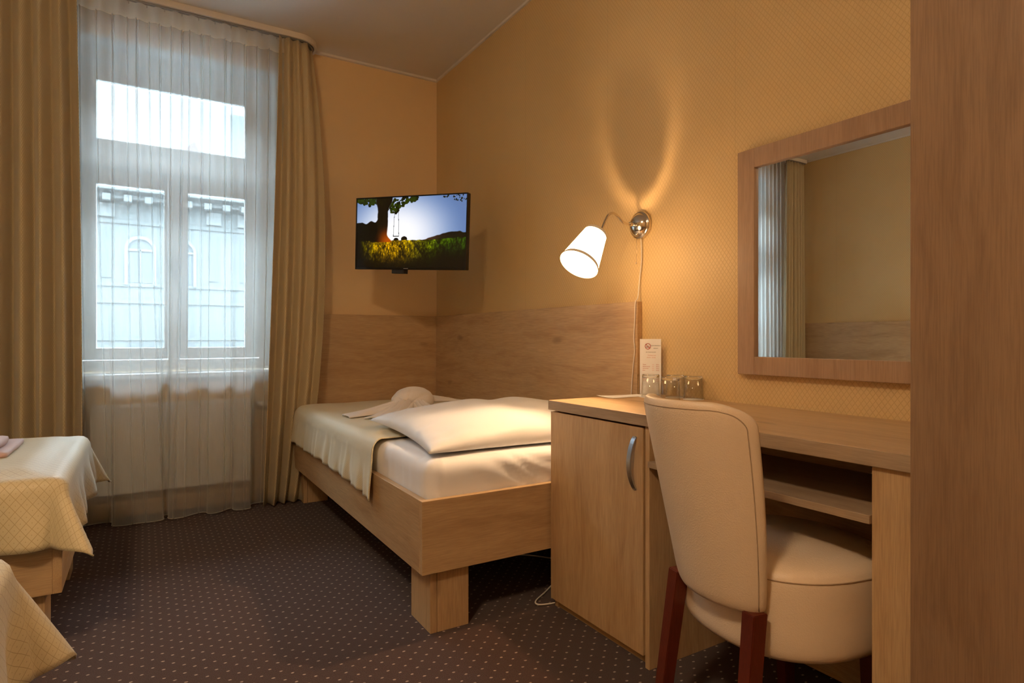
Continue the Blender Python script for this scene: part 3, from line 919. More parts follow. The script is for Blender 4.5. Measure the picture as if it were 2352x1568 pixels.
# curtain rail: timber fascia with a curved end and a grey track under it
def rail_path(y, r, xe):
    pts = [(-2.34, y), (-1.0, y), (.4, y), (xe - r, y)]
    for k in range(1, 9):
        a = PI / 2 * k / 8; pts.append((xe - r + r * math.sin(a), y + r - r * math.cos(a)))
    pts.append((xe, YW - .024))
    return pts
def strip(path, w, z0, z1):
    bm = B(); prev = None
    for k, p in enumerate(path):
        a = Vector(path[max(0, k - 1)]); b = Vector(path[min(len(path) - 1, k + 1)]); d = (b - a).normalized(); n = Vector((d.y, -d.x))
        c = Vector(p)
        q = [bm.verts.new((*(c + n * s * w / 2), z)) for s, z in ((1, z0), (1, z1), (-1, z1), (-1, z0))]
        if prev:
            for i in range(4): bm.faces.new((prev[i], prev[(i + 1) % 4], q[(i + 1) % 4], q[i]))
        else: bm.faces.new(q)
        prev = q
    bm.faces.new(list(reversed(prev)))
    bmesh.ops.recalc_face_normals(bm, faces=bm.faces)
    return bm
rail = thing('curtain_rail', 'long curved curtain rail under the ceiling above the windows', 'curtain rail', (-.7, 3.86, ZC))
obj('fascia', strip(rail_path(3.846, .12, .935), .014, ZC - .034, ZC), M['ceiling'], rail)
bm = strip(rail_path(3.862, .11, .919), .010, ZC - .040, ZC - .006); 
obj('track', bm, M['alu'], rail)
bm2 = strip(rail_path(3.876, .10, .905), .008, ZC - .040, ZC - .006)
obj('track', bm2, M['alu'], rail)

# ------------------------------------------------------------------ radiators
def radiator(x0, x1, label):
    y0, y1, z0, z1 = YW - .094, YW - .034, .137, .632
    t = thing('radiator', label, 'radiator', ((x0 + x1) / 2, (y0 + y1) / 2, 0))
    def front(u, v):
        x = x0 + .012 + (x1 - x0 - .024) * u; z = z0 + .01 + (z1 - z0 - .03) * v
        e = sstep(.02, .07, v) * (1 - sstep(.93, .98, v))
        d = max(0, math.cos(u * 2 * PI * 24)) ** .6 * .008 * e
        return (x, y0 + d, z), (x, z)
    obj('panel', grid(240, 24, front), M['radiator'], t, smooth=True)
    for xa in (x0, x1 - .012): obj('side_cover', bx(xa, xa + .012, y0 - .002, y1, z0, z1, bev=.002), M['radiator'], t)
    bm = bx(x0 + .012, x1 - .012, y0 - .002, y0 + .004, z1 - .018, z1, bev=.001); box(bm, x0 + .012, x1 - .012, y1 - .004, y1, z1 - .018, z1, .001)
    for k in range(26):
        xx = x0 + .03 + k * (x1 - x0 - .06) / 25; box(bm, xx, xx + .012, y0 + .004, y1 - .004, z1 - .008, z1 - .004)
    obj('top_grille', bm, M['radiator'], t)
    obj('back_panel', bx(x0 + .012, x1 - .012, y0 + .014, y1, z0 + .006, z1 - .02), M['radiator'], t)
    bm = tube([(x1, YW - .06, z1 - .035), (x1 + .035, YW - .06, z1 - .035), (x1 + .035, YW - .03, z1 - .035), (x1 + .035, YW + .002, z1 - .035)], .007, 10)
    v = obj('valve', bm, M['alu'], t, smooth=True)
    obj('valve_knob', lathe([(0, 0), (.016, 0), (.018, .006), (.018, .05), (.015, .058), (0, .06)], 20, mat=Matrix.Translation((x1 + .04, YW - .06, z1 - .035)) @ Matrix.Rotation(PI / 2, 4, 'Y')), M['radiator'], v, smooth=True)
    for xx in (x0 + .15, x1 - .15): obj('wall_bracket', bx(xx, xx + .03, y1, YW, .25, .55), M['radiator'], t)
    return t
radiator(-.243, .556, 'white panel radiator below the right window behind the net curtain')

# ------------------------------------------------------------------ television
zt0, zt1 = 1.39, 1.81
tvc = Vector((1.295, 3.269, 1.60)); TW = .756
_y, _p, _r = math.radians(-55.9), math.radians(-2.16), math.radians(-3.06)
_ex = Vector((math.cos(_y), math.sin(_y), 0)); _en = Vector((-math.sin(_y), math.cos(_y), 0))
_ez = Vector((0, 0, 1)) * math.cos(_p) + _en * math.sin(_p)
_e1 = _ex * math.cos(_r) + _ez * math.sin(_r); _e2 = _ez * math.cos(_r) - _ex * math.sin(_r); _e3 = _e2.cross(_e1)
TVM = Matrix((_e1, _e3, _e2)).transposed()
tv = thing('television', 'flat black television on a wall bracket showing a tree with a swing', 'television', tvc)
tv.rotation_euler = TVM.to_euler()
hw, hh = TW / 2, (zt1 - zt0) / 2
# local frame: x to the viewer's right along the screen, -y towards the viewer
def tvobj(name, bm, mat, par=tv, smooth=False): return obj(name, bm, mat, par, smooth, shift=False)
tvobj('casing', bx(-hw, hw, .004, .032, -hh, hh, bev=.004), M['black'])
tvobj('back_box', bx(-hw * .6, hw * .6, .032, .060, -hh * .75, hh * .5, bev=.008), M['black_matt'])
bm = B(); bz = .0075
box(bm, -hw, -hw + bz, -.002, .006, -hh, hh, .0015); box(bm, hw - bz, hw, -.002, .006, -hh, hh, .0015)
box(bm, -hw + bz, hw - bz, -.002, .006, hh - bz, hh, .0015); box(bm, -hw + bz, hw - bz, -.002, .006, -hh, -hh + .013, .0015)
tvobj('bezel', bm, M['black'])
tvobj('badge', bx(-.03, .0, -.0032, -.0018, -hh + .0045, -hh + .0085), M['steel'])
tvobj('bracket_foot', bx(-.12, -.035, .008, .05, -hh - .022, -hh + .002, bev=.002), M['black_matt'])
# bracket arm to the patterned wall
TVI = TVM.inverted()
def to_tv(p): return TVI @ (Vector(p) - tvc)
bm = tube([(0, .06, 0), to_tv((1.36, 3.66, tvc.z)), to_tv((1.50, 4.03, tvc.z))], .014, 10)
tvobj('arm', bm, M['black_matt'], smooth=True)
wp = to_tv((1.50, 4.036, tvc.z)); bm = bx(-.05, .05, -.006, .006, -.1, .1, bev=.002)
bmesh.ops.rotate(bm, verts=bm.verts, cent=(0, 0, 0), matrix=TVI); bmesh.ops.translate(bm, verts=bm.verts, vec=wp)
tvobj('wall_plate', bm, M['black_matt'])
# the picture on the screen
NXs, NYs = 300, 170
yy, xx = np.mgrid[0:NYs, 0:NXs]; X = (xx + .5) / NXs; Y = (yy + .5) / NYs       # Y from the top
rng = np.random.RandomState(3)
def vnoise(sx, sy, seed):
    r = np.random.RandomState(seed).rand(int(sy) + 3, int(sx) + 3)
    fx, fy = X * sx, Y * sy; i, j = fx.astype(int), fy.astype(int); a, b = fx - i, fy - j
    a = a * a * (3 - 2 * a); b = b * b * (3 - 2 * b)
    return (r[j, i] * (1 - a) + r[j, i + 1] * a) * (1 - b) + (r[j + 1, i] * (1 - a) + r[j + 1, i + 1] * a) * b
def ss(a, b, x):
    t = np.clip((x - a) / (b - a), 0, 1); return t * t * (3 - 2 * t)
def blend(img, m, c): return img * (1 - m[..., None]) + np.array(c)[None, None] * m[..., None] if not isinstance(c, np.ndarray) else img * (1 - m[..., None]) + c * m[..., None]
d = np.hypot((X - .40) * 1.45, (Y - .52) * 1.15)
sky = np.stack([.99 - .62 * ss(.16, .9, d), .99 - .52 * ss(.16, .92, d), 1.0 - .34 * ss(.2, .95, d)], -1)
img = sky
gl = np.exp(-(np.hypot((X - .33) * 1.6, Y - .62) / .10) ** 2)
img = np.clip(img + gl[..., None] * np.array([.6, .5, .15]), 0, 1)
hill = .615 - .125 * ss(.55, .92, X) + .012 * vnoise(40, 2, 5) + .02 * ss(.93, 1, X)
img = blend(img, ss(-.004, .006, Y - hill) * ss(.36, .5, X), np.stack([.30 - .25 * ss(.6, .9, X), .20 - .15 * ss(.6, .9, X), .14 - .11 * ss(.6, .9, X)], -1))
bush = .37 - .03 * np.sin(X * 14) + .07 * (vnoise(22, 3, 8) - .5) - .08 * ss(.12, .24, X)
img = blend(img, ss(-.006, .006, Y - bush) * (X < .26), np.stack([.012 + .03 * vnoise(60, 40, 9), .014 + .035 * vnoise(60, 40, 9), .008 + 0 * X], -1))
for bxx, byy, br in ((.38, .60, .025), (.455, .585, .028)):
    img = blend(img, (np.hypot(X - bxx, (Y - byy - .01) * .7) < br).astype(float), (.04, .03, .008))
# grass
gn = vnoise(170, 60, 11) * .35 + vnoise(90, 26, 12) * .35 + vnoise(26, 10, 13) * .3
hz = .615 - .01 * vnoise(60, 2, 14) + .03 * ss(.6, 1, X) * -1
warm = np.exp(-((X - .32) / .30) ** 2)
depth = ss(.60, 1.0, Y)
gb = (gn ** 1.8) * (1.25 - .95 * depth)
vig = (1 - .9 * ss(.55, 1.0, Y) * ss(.66, .84, X)) * (1 - .9 * ss(.18, .0, X)) * (1 - .55 * ss(.80, 1.0, Y))
grass = np.stack([(.16 + .62 * warm) * gb, (.27 + .30 * warm) * gb, .015 * gb], -1) * vig[..., None] * 2.1
img = blend(img, ss(-.004, .008, Y - hz), grass)
# trunk
tw_ = .045 + .055 * ss(.48, .64, Y) ** 2 + .03 * ss(.2, .02, Y) + .004 * vnoise(3, 30, 17)
tc_ = .250 - .015 * ss(.4, .65, Y) + .012 * ss(.25, .0, Y)
trunk = ss(.006, -.004, np.abs(X - tc_) - tw_) * (Y < .635)
tcol = np.stack([.035 + .62 * ss(.35, .64, Y) * ss(.16, .30, X) + .05 * vnoise(120, 12, 18), .022 + .24 * ss(.35, .64, Y) * ss(.16, .30, X) + .03 * vnoise(120, 12, 18), .008 + 0 * X], -1)
img = blend(img, trunk, tcol)
fol = np.zeros_like(X)
rr = np.random.RandomState(5)
for _ in range(210):
    fx = rr.rand() * .58; lim = .05 + .17 * math.exp(-((fx - .36) / .10) ** 2) + .05 * math.exp(-((fx - .12) / .06) ** 2)
    fy = rr.rand() * lim
    fol = np.maximum(fol, (np.hypot(X - fx, (Y - fy) * .56) < .006 + rr.rand() * .011) * (.4 + .6 * rr.rand()))
img = blend(img, (fol > 0).astype(float) * (1 - trunk * .8), np.stack([.16 * fol ** 2, .22 * fol ** 2, .03 * fol], -1))
for _ in range(26):
    fx = .80 + rr.rand() * .20; fy = rr.rand() * .10 * ((fx - .76) / .2)
    img = blend(img, (np.hypot(X - fx, (Y - fy) * .56) < .004 + rr.rand() * .004).astype(float), (.10, .13, .10))
for x0_, x1_ in ((.362, .353), (.398, .404)):
    xl_ = x0_ + (x1_ - x0_) * (Y - .2) / .35
    img = blend(img, ((np.abs(X - xl_) < .0019) & (Y > .2) & (Y < .55)).astype(float) * .8, (.10, .12, .16))
img = blend(img, ((X > .350) & (X < .408) & (np.abs(Y - .552) < .0045)).astype(float), (.07, .07, .08))
img = np.clip(img, 0, 1) ** 2.1
sw, sh = 2 * (hw - bz), 2 * hh - bz - .013
me = bpy.data.meshes.new('screen')
vx = np.linspace(-sw / 2, sw / 2, NXs + 1); vz = np.linspace(hh - bz, hh - bz - sh, NYs + 1)
verts = [(float(a), .0015, float(b)) for b in vz for a in vx]
faces = [(j * (NXs + 1) + i, (j + 1) * (NXs + 1) + i, (j + 1) * (NXs + 1) + i + 1, j * (NXs + 1) + i + 1) for j in range(NYs) for i in range(NXs)]
me.from_pydata(verts, [], faces)
ca = me.color_attributes.new('picture', 'FLOAT_COLOR', 'CORNER')
arr = np.ones((NYs * NXs, 4, 4), dtype=np.float32); arr[:, :, :3] = (img.reshape(-1, 1, 3))
ca.data.foreach_set('color', arr.reshape(-1))
t = NT('lit_screen'); at = t.n('ShaderNodeAttribute', attribute_name='picture')
t.set(Base_Color=(.01, .01, .01, 1), Roughness=.12, Emission_Color=at.outputs['Color'], Emission_Strength=.66)
me.materials.append(t.mat)
link(bpy.data.objects.new('screen', me), tv)

# ------------------------------------------------------------------ wall lamp
LB = Vector((XR, 1.925, 1.478))
lamp = thing('wall_lamp', 'nickel wall lamp with lit white shade on a curved arm', 'lamp', LB)
RX = Matrix.Translation(LB) @ Matrix.Rotation(-PI / 2, 4, 'Y')      # z axis -> -x
bm = lathe([(0, 0), (.056, 0), (.058, .003), (.058, .016), (.055, .020), (.050, .021), (.0485, .0245), (.040, .036), (.026, .045), (.012, .0485), (0, .0495)], 64, mat=RX)
base = obj('wall_rosette', bm, M['chrome'], lamp, smooth=True)
obj('collar', lathe([(0, 0), (.009, 0), (.009, .022), (.006, .028), (0, .028)], 24, mat=RX @ Matrix.Translation((0, 0, .046))), M['chrome'], base, smooth=True)
obj('pull_switch', lathe([(0, -.004), (.005, -.004), (.0065, 0), (.005, .004), (0, .004)], 16, mat=Matrix.Translation((XR - .036, 1.920, 1.435))), M['chrome'], base, smooth=True)
AX = Vector((.597, .124, .793)).normalized()       # shade axis, pointing up and to the wall
TOP = Vector((1.527, 1.880, 1.414))
arm = smooth_path([(1.745, 1.924, 1.477), (1.725, 1.922, 1.476), (1.700, 1.92, 1.483), (1.672, 1.918, 1.503), (1.643, 1.914, 1.511), (1.615, 1.908, 1.499), (1.592, 1.902, 1.470), tuple(TOP + AX * .030 + Vector((.022, .008, -.004))), tuple(TOP + AX * .008 + Vector((.012, .004, -.004)))], 6)
obj('arm', tube(arm, .0052, 14), M['chrome'], lamp, smooth=True)
def axm(center, axis=AX):
    q = axis.to_track_quat('Z', 'Y').to_matrix().to_4x4(); return Matrix.Translation(center) @ q
Lsh = .168
shm = axm(TOP)
bm = lathe([(.045, 0), (.0775, -Lsh), (.0765, -Lsh - .0004), (.044, -.0004)], 72, mat=shm)
shade = obj('lamp_shade', bm, M['shade'], lamp, smooth=True)
obj('tape', lathe([(.0455, .001), (.0480, -.012)], 72, mat=shm), M['band'], shade, smooth=True)
obj('tape', lathe([(.0755, -Lsh + .013), (.0782, -Lsh - .001)], 72, mat=shm), M['band'], shade, smooth=True)
obj('shade_ring', lathe([(.0325, .001), (.0455, .001), (.0455, -.002), (.0325, -.002), (.0325, .001)], 72, mat=shm), M['chrome'], shade, smooth=False)
obj('lamp_holder', lathe([(0, .010), (.010, .010), (.012, .002), (.0255, .0015), (.0260, -.0015), (.015, -.004), (.013, -.034), (0, -.034)], 40, mat=shm), M['chrome'], lamp, smooth=True)
for k in range(3):
    a = 2 * PI * k / 3 + .6
    bm = tube([shm @ Vector((.025 * math.cos(a), .025 * math.sin(a), -.0005)), shm @ Vector((.034 * math.cos(a), .034 * math.sin(a), -.0005))], .0008, 6)
    obj('shade_spoke', bm, M['chrome'], shade)
bulb = obj('bulb', lathe([(0, .014), (.008, .012), (.0125, .005), (.0135, 0), (.012, -.007), (.007, -.012), (0, -.0135)], 24, mat=axm(TOP - AX * .062)), M['bulb'], lamp, smooth=True)
obj('bulb_neck', lathe([(0, -.030), (.010, -.030), (.010, -.050), (0, -.050)], 20, mat=shm), M['cardwhite'], lamp, smooth=True)
obj('pull_chain', tube([(XR - .036, 1.920, 1.432), (XR - .038, 1.920, 1.318)], .0007, 6), M['chrome'], lamp)
obj('pull_ball', lathe([(0, -.0045), (.0032, -.0032), (.0045, 0), (.0032, .0032), (0, .0045)], 16, mat=Matrix.Translation((XR - .038, 1.920, 1.315))), M['chrome'], lamp, smooth=True)
pts = [(XR - .010, 1.922, 1.424), (XR - .008, 1.921, 1.33), (XR - .010, 1.932, 1.24), (XR - .020, 1.930, 1.172), (1.780, 1.930, 1.150), (1.783, 1.936, 1.08), (1.783, 1.942, 1.0), (1.783, 1.937, .95), (1.783, 1.946, .88), (1.783, 1.955, .80), (1.783, 1.960, .72), (1.782, 1.962, .66)]
obj('power_cord', tube(smooth_path(pts, 6), .0022, 8), M['cord'], lamp, smooth=True)

# ------------------------------------------------------------------ mirror
mir = thing('mirror', 'oak framed wall mirror above the desk', 'mirror', (1.80, 1.0, 1.26))
y0m, y1m, z0m, z1m = .60, 1.418, .874, 1.650
xf = 1.787
obj('stile', bx(xf, XR - .001, y1m - .068, y1m, z0m, z1m, bev=.002), M['mirror_wood'], mir)
obj('stile', bx(xf, XR - .001, y0m, y0m + .068, z0m, z1m, bev=.002), M['mirror_wood'], mir)
obj('frame_rail', bx(xf, XR - .001, y0m + .068, y1m - .068, z0m, z0m + .062, bev=.002), M['mirror_wood_y'], mir)
obj('frame_rail', bx(xf, XR - .001, y0m + .068, y1m - .068, z1m - .066, z1m, bev=.002), M['mirror_wood_y'], mir)
obj('mirror_glass', bx(1.799, 1.806, y0m + .066, y1m - .066, z0m + .060, z1m - .064), M['mirror'], mir)

# ------------------------------------------------------------------ desk
DZ = .769; XD = 1.290; XF = 1.302; YD0, YD1 = .583, 1.868
desk = thing('desk', 'oak writing desk with cupboard door and open shelf under the mirror', 'desk', (1.55, 1.2, 0))
bm = bx(XD, XR - .002, YD0, YD1, DZ - .035, DZ, bev=.0015)
o = obj('worktop', bm, M['wood_y'], desk)
o.data.materials.append(M['edge'])
for f in o.data.polygons:
    if abs(f.normal.x) > .9: f.material_index = 1
obj('door', bx(XF - .004, XF + .014, 1.374, 1.862, .034, DZ - .042, bev=.0012), M['wood_z'], desk)
door = desk.children[-1]
hp = []
for k in range(13):
    a = k / 12; hp.append((XF - .006 - .024 * math.sin(a * PI) ** .7, 1.408 + .030 * 0, .536 + .160 * a))
def handle_bm():
    bm = B(); prev = None
    for k in range(25):
        a = k / 24; x = XF - .005 - .027 * math.sin(a * PI) ** .75; z = .532 + .164 * a; w = .0085
        y = 1.409
        nx_, nzv = Vector((math.cos((a - .5) * 1.0), 0, math.sin((a - .5) * -1.0))), 0
        q = [bm.verts.new((x, y - w, z)), bm.verts.new((x, y + w, z)), bm.verts.new((x + .0045, y + w, z)), bm.verts.new((x + .0045, y - w, z))]
        if prev:
            for i in range(4): bm.faces.new((prev[i], prev[(i + 1) % 4], q[(i + 1) % 4], q[i]))
        else: bm.faces.new(q)
        prev = q
    bm.faces.new(list(reversed(prev)))
    box(bm, XF - .008, XF - .003, 1.4045, 1.4135, .531, .5385); box(bm, XF - .008, XF - .003, 1.4045, 1.4135, .690, .6975)
    bmesh.ops.recalc_face_normals(bm, faces=bm.faces)
    return bm
obj('handle', handle_bm(), M['steel'], door)
desk_parts = [('side_panel', (XF, 1.78, 1.350, 1.368, 0, DZ - .035), 'wood_z'),
              ('side_panel', (XF + .016, 1.78, 1.845, 1.862, .0, DZ - .035), 'wood_z'),
              ('plinth', (XF + .022, XF + .038, 1.368, 1.845, 0, .034), 'wood_y'),
              ('floor_panel', (XF + .040, 1.78, 1.369, 1.844, .034, .050), 'wood_y'),
              ('back_panel', (1.70, 1.718, .70, 1.349, .02, DZ - .036), 'wood_y'),
              ('shelf', (XD + .004, 1.699, .698, 1.3495, .6115, .6295), 'edge'),
              ('front_panel', (XF, XF + .018, YD0, .697, 0, DZ - .035), 'wood_z'),
              ('side_panel', (XF + .018, 1.78, .679, .697, 0, DZ - .035), 'wood_z')]
for nme, a, mk in desk_parts:
    obj(nme, bx(*a, bev=.001), M[mk], desk)
# ------------------------------------------------------------------ wardrobe
wd = thing('wardrobe', 'tall plain oak wardrobe at the right picture edge beside the desk', 'wardrobe', (1.5, .1, 0))
obj('side_panel', bx(1.216, XR - .003, .562, .580, 0, 2.30, bev=.001), M['wood_z'], wd)
obj('side_panel', bx(1.216, XR - .003, -.62, -.602, 0, 2.30, bev=.001), M['wood_z'], wd)
obj('top_panel', bx(1.216, XR - .003, -.602, .562, 2.282, 2.30), M['wood_y'], wd)
obj('back_panel', bx(XR - .011, XR - .003, -.602, .562, .06, 2.282), M['wood_y'], wd)
obj('plinth', bx(1.236, 1.254, -.602, .562, 0, .06), M['wood_y'], wd)
dd = obj('door', bx(1.196, 1.214, -.018, .572, .06, 2.298, bev=.0012), M['wardrobe'], wd)
dd2 = obj('door', bx(1.196, 1.214, -.62, -.022, .06, 2.298, bev=.0012), M['wardrobe'], wd)
obj('handle', tube(smooth_path([(1.196, .02, .95), (1.17, .02, .97), (1.17, .02, 1.09), (1.196, .02, 1.11)], 5), .005, 8), M['steel'], dd, smooth=True)
obj('handle', tube(smooth_path([(1.196, -.06, .95), (1.17, -.06, .97), (1.17, -.06, 1.09), (1.196, -.06, 1.11)], 5), .005, 8), M['steel'], dd2, smooth=True)

# ------------------------------------------------------------------ on the desk
def tumbler():
    # upside-down tumbler, thick base on top
    h, r1, r2 = .088, .0365, .0325
    t = thing('glass_tumbler', '', 'glass', (0, 0, 0))
    bm = lathe([(r1 - .0018, .001), (r1 - .0008, 0), (r1, .001), (r2 + .0012, h - .013), (r2 - .0006, h - .013), (r1 - .0018, .001)], 56)
    obj('glass_wall', bm, M['thin_glass'], t)
    bm = lathe([(0, h - .0125), (r2 - .008, h - .0135), (r2 + .0008, h - .0125), (r2 + .0006, h - .003), (r2 - .002, h), (r2 - .008, h - .0005), (0, h - .002)], 56)
    obj('glass_base', bm, M['glass'], t)
    return t
def copy_tree(o):
    c = o.copy(); COL.objects.link(c)
    for ch in o.children:
        d = ch.copy(); COL.objects.link(d); d.parent = c
    return c
GL = [((1.706, 1.762), 'upturned glass tumbler nearest the menu card, leftmost of the four'),
      ((1.650, 1.604), 'upturned glass tumbler closest to the front edge of the desk'),
      ((1.768, 1.692), 'upturned glass tumbler standing behind the front one against the wall'),
      ((1.772, 1.605), 'upturned glass tumbler on the far right beside the mirror')]
cz = DZ + .0012
proto = tumbler()
cproto = obj('paper_coaster', lathe([(0, 0), (.046, 0), (.0462, .0005), (.046, .001), (0, .001)], 40), M['cardwhite'])
for k, ((x, y), lb) in enumerate(GL):
    g = proto if k == 0 else copy_tree(proto)
    g.location = (x, y, cz); tag(g, lb, 'glass', 'tumblers on the desk')
    c = cproto if k == 0 else cproto.copy()
    if k: COL.objects.link(c)
    c.location = (x, y, DZ + .0001)
    tag(c, 'round white paper coaster under the ' + ('leftmost', 'front', 'back', 'right')[k] + ' tumbler', 'coaster', 'coasters on the desk')
    if k in (2, 3): c.scale = (.88, .80, 1)
# loose sheet
def sheet_fn(u, v):
    x = 1.515 + .215 * u + .02 * v; y = 1.862 - .075 * v - .0 * u
    lift = .006 * (1 - u) ** 3 * (1 - v) ** 2 
    return (x, y, DZ + .0016 + lift), (u, v)
sh_ = obj('paper_sheet', grid(16, 8, sheet_fn), M['cardwhite']); mods(sh_, solid=.0006, off=1)
tag(sh_, 'thin white paper sheet lying on the far end of the desk', 'paper')
# menu card
A_ = Vector((1.748, 1.868, DZ + .001)); Bv = Vector((1.790, 1.790, DZ + .001)); ud = (Bv - A_).normalized(); wC = (Bv - A_).length; nC = Vector((-ud.y * 1, ud.x, 0)); 
if nC.x > 0: nC = -nC
HC = .226
card = thing('menu_card', 'upright white price card with red no smoking sign behind the tumblers', 'menu card', A_)
card.rotation_euler = (0, 0, math.atan2(ud.y, ud.x))
# local frame: x along the card, y = away from viewer, z up
def cobj(n, bm, m, par=card): return obj(n, bm, m, par, shift=False)
cobj('front_leaf', bx(0, wC, 0, .0012, 0, HC), M['cardwhite'])
bm = bx(0, wC, 0, .0012, 0, HC * .42)
bmesh.ops.rotate(bm, verts=bm.verts, cent=(0, 0, 0), matrix=Matrix.Rotation(math.radians(0), 3, 'X'))
bmesh.ops.translate(bm, verts=bm.verts, vec=(-.004, -.010, 0))
cobj('clear_holder', bx(-.006, -.0045, -.012, .0012, 0, HC * .36), M['glass'])
cobj('holder_foot', bx(-.006, wC, -.014, 0, 0, .0015), M['glass'])
def text(par, s, x, z, size, mat, align='LEFT'):
    cu = bpy.data.curves.new('txt', 'FONT'); cu.body = s; cu.size = size; cu.align_x = align; cu.extrude = .00008
    to = bpy.data.objects.new('tmp_txt', cu); COL.objects.link(to)
    dg = bpy.context.evaluated_depsgraph_get(); me_ = bpy.data.meshes.new_from_object(to.evaluated_get(dg))
    bpy.data.objects.remove(to); 
    me_.transform(Matrix.Translation((x, -.0004, z)) @ Matrix.Rotation(PI / 2, 4, 'X'))
    me_.materials.clear(); me_.materials.append(mat)
    return link(bpy.data.objects.new('print', me_), par)
text(card, 'NON SMOKING', .046, HC - .029, .0058, M['ink_grey'])
text(card, 'ROOM', .058, HC - .040, .0058, M['ink_grey'])
text(card, 'IN THIS ROOM', .026, HC - .056, .0062, M['ink_grey'])
text(card, 'Smoking is not', .033, HC - .068, .0058, M['ink_pink'])
text(card, 'allowed - penalty', .029, HC - .077, .0054, M['ink_pink'])
rows = [('Water', '0,3 l', '30 Kc', 0), ('Mineral water', '0,3 l', '30 Kc', 1), ('Soft drinks', '0,3 l', '35 Kc', 1), ('Juice', '0,2 l', '35 Kc', 1), ('Beer', '0,5 l', '40 Kc', 0), ('White wine', '0,2 l', '60 Kc', 1), ('Red wine', '0,2 l', '60 Kc', 1), ('Herb liqueur', '0,04 l', '60 Kc', 1)]
z = HC - .106
for k, (a_, b_, c__, g_) in enumerate(rows):
    if k == 4: z -= .012
    a_ = a_ if k != 2 else 'Soft drinks'
    a_ = a_ if k != 7 else 'Herb liqueur'
    text(card, a_, .012, z, .0056, M['ink_red']); text(card, b_, .052, z, .005, M['ink_pink']); text(card, c__, .068, z, .0056, M['ink_red'])
    z -= .0078
def ring(bm, cx, cz, r, w, n=36):
    for i in range(n):
        a0, a1 = 2 * PI * i / n, 2 * PI * (i + 1) / n
        q = [bm.verts.new((cx + rr_ * math.cos(a), -.0007, cz + rr_ * math.sin(a))) for a, rr_ in ((a0, r - w), (a0, r), (a1, r), (a1, r - w))]
        bm.faces.new(q)
bm = B(); ring(bm, .034, HC - .030, .0125, .0024)
a = Vector((-.0085, 0, .0085)); n_ = Vector((.7, 0, .7)) * .0012
bm.faces.new([bm.verts.new(Vector((.034, -.0007, HC - .030)) + q) for q in (a - n_, a + n_, -a + n_, -a - n_)])
cobj('no_smoking_sign', bm, M['ink_red'])
bm = bx(.026, .040, -.0006, -.0002, HC - .0345, HC - .0315); box(bm, .0405, .042, -.0006, -.0002, HC - .0345, HC - .0315)
box(bm, .0385, .0395, -.0006, -.0002, HC - .030, HC - .0255); box(bm, .0355, .0385, -.0006, -.0002, HC - .0265, HC - .0255)
cobj('cigarette_symbol', bm, M['ink_grey'])

# ------------------------------------------------------------------ chair
CC = Vector((1.372, .955, 0)); CR = math.radians(-10.4)
chair = thing('chair', 'cream leather chair with dark red legs pushed under the desk', 'chair', CC, CR)
cr, sr = math.cos(-CR), math.sin(-CR)
def W2L(p):
    d = Vector(p) - CC; return Vector((cr * d.x - sr * d.y, sr * d.x + cr * d.y, d.z))
def chobj(n, bm, m, par=chair, smooth=False): return obj(n, bm, m, par, smooth, shift=False)
def seat_r(th, r=.226):
    # a little squarer at the back
    c, s = math.cos(th), math.sin(th); p = 2.35
    return r / ((abs(c) ** p + abs(s) ** p) ** (1 / p))
def seat_fn(u, v):
    th = u * 2 * PI; R_ = seat_r(th)
    prof = [(0.0, .300), (.80, .297), (.955, .300), (.985, .310), (1.0, .325), (1.0, .40), (1.0, .455), (.992, .474), (.965, .488), (.90, .497), (.75, .505), (.5, .511), (.25, .514), (0.0, .515)]
    k = v * (len(prof) - 1); i = min(int(k), len(prof) - 2); f = k - i
    r = prof[i][0] + (prof[i + 1][0] - prof[i][0]) * f; z = prof[i][1] + (prof[i + 1][1] - prof[i][1]) * f
    return (r * R_ * math.cos(th), r * R_ * math.sin(th), z), (u, v)
bm = grid(72, 26, seat_fn, closed_u=True); bmesh.ops.remove_doubles(bm, verts=bm.verts, dist=1e-5); bmesh.ops.recalc_face_normals(bm, faces=bm.faces)
seat = chobj('seat', bm, M['leather'], smooth=True)
def loop_tube(fn, n, r, m=8, closed=True):
    pts = [Vector(fn(i / n)) for i in range(n + (0 if closed else 1))]
    if closed: pts.append(pts[0]); pts.append(pts[1])
    return tube(pts, r, m, cap=not closed)
chobj('seam', loop_tube(lambda t: (seat_r(t * 2 * PI) * .997 * math.cos(t * 2 * PI), seat_r(t * 2 * PI) * .997 * math.sin(t * 2 * PI), .4745), 72, .0013), M['seam'], seat, smooth=True)
# back: outer surface given by side-to-side a (-1 right .. 1 left) and height
Wt, Wb, zb, zt = .176, .149, .400, .864
TH = .050
def back_pt(a, b, depth):
    """depth 0 = outer rear face, 1 = front face"""
    cr_ = .055
    w = Wb + (Wt - Wb) * (b ** .8) + .006 * math.sin(b * PI)
    y = a * w - .022
    yr = abs(a) * w
    ztop = zt; zbot = zb
    # rounded upper corners and soft lower ones
    ea = max(0.0, yr - (w - cr_))
    ztop -= cr_ - math.sqrt(max(0, cr_ * cr_ - ea * ea)) 
    cb = .03; eb = max(0.0, yr - (w - cb)); zbot += (cb - math.sqrt(max(0, cb * cb - eb * eb))) * .6
    z = zbot + (ztop - zbot) * b
    bl = (z - zb) / (zt - zb)
    xc = -.215 - .062 * bl ** 1.15 - .0
    sag = .064 + .052 * bl
    x = xc - sag * (1 - abs(a) ** 2.2) 
    x += .015 * sstep(.8, 1, abs(a)) * bl
    # normal offset for thickness: mostly +x, a touch inward
    sl = 2 * sag * a / w
    nx_, ny_ = 1 / math.hypot(1, sl), -sl / math.hypot(1, sl)
    t_ = TH * (1 - .25 * bl)
    return Vector((x + nx_ * t_ * depth, y + ny_ * t_ * depth, z))
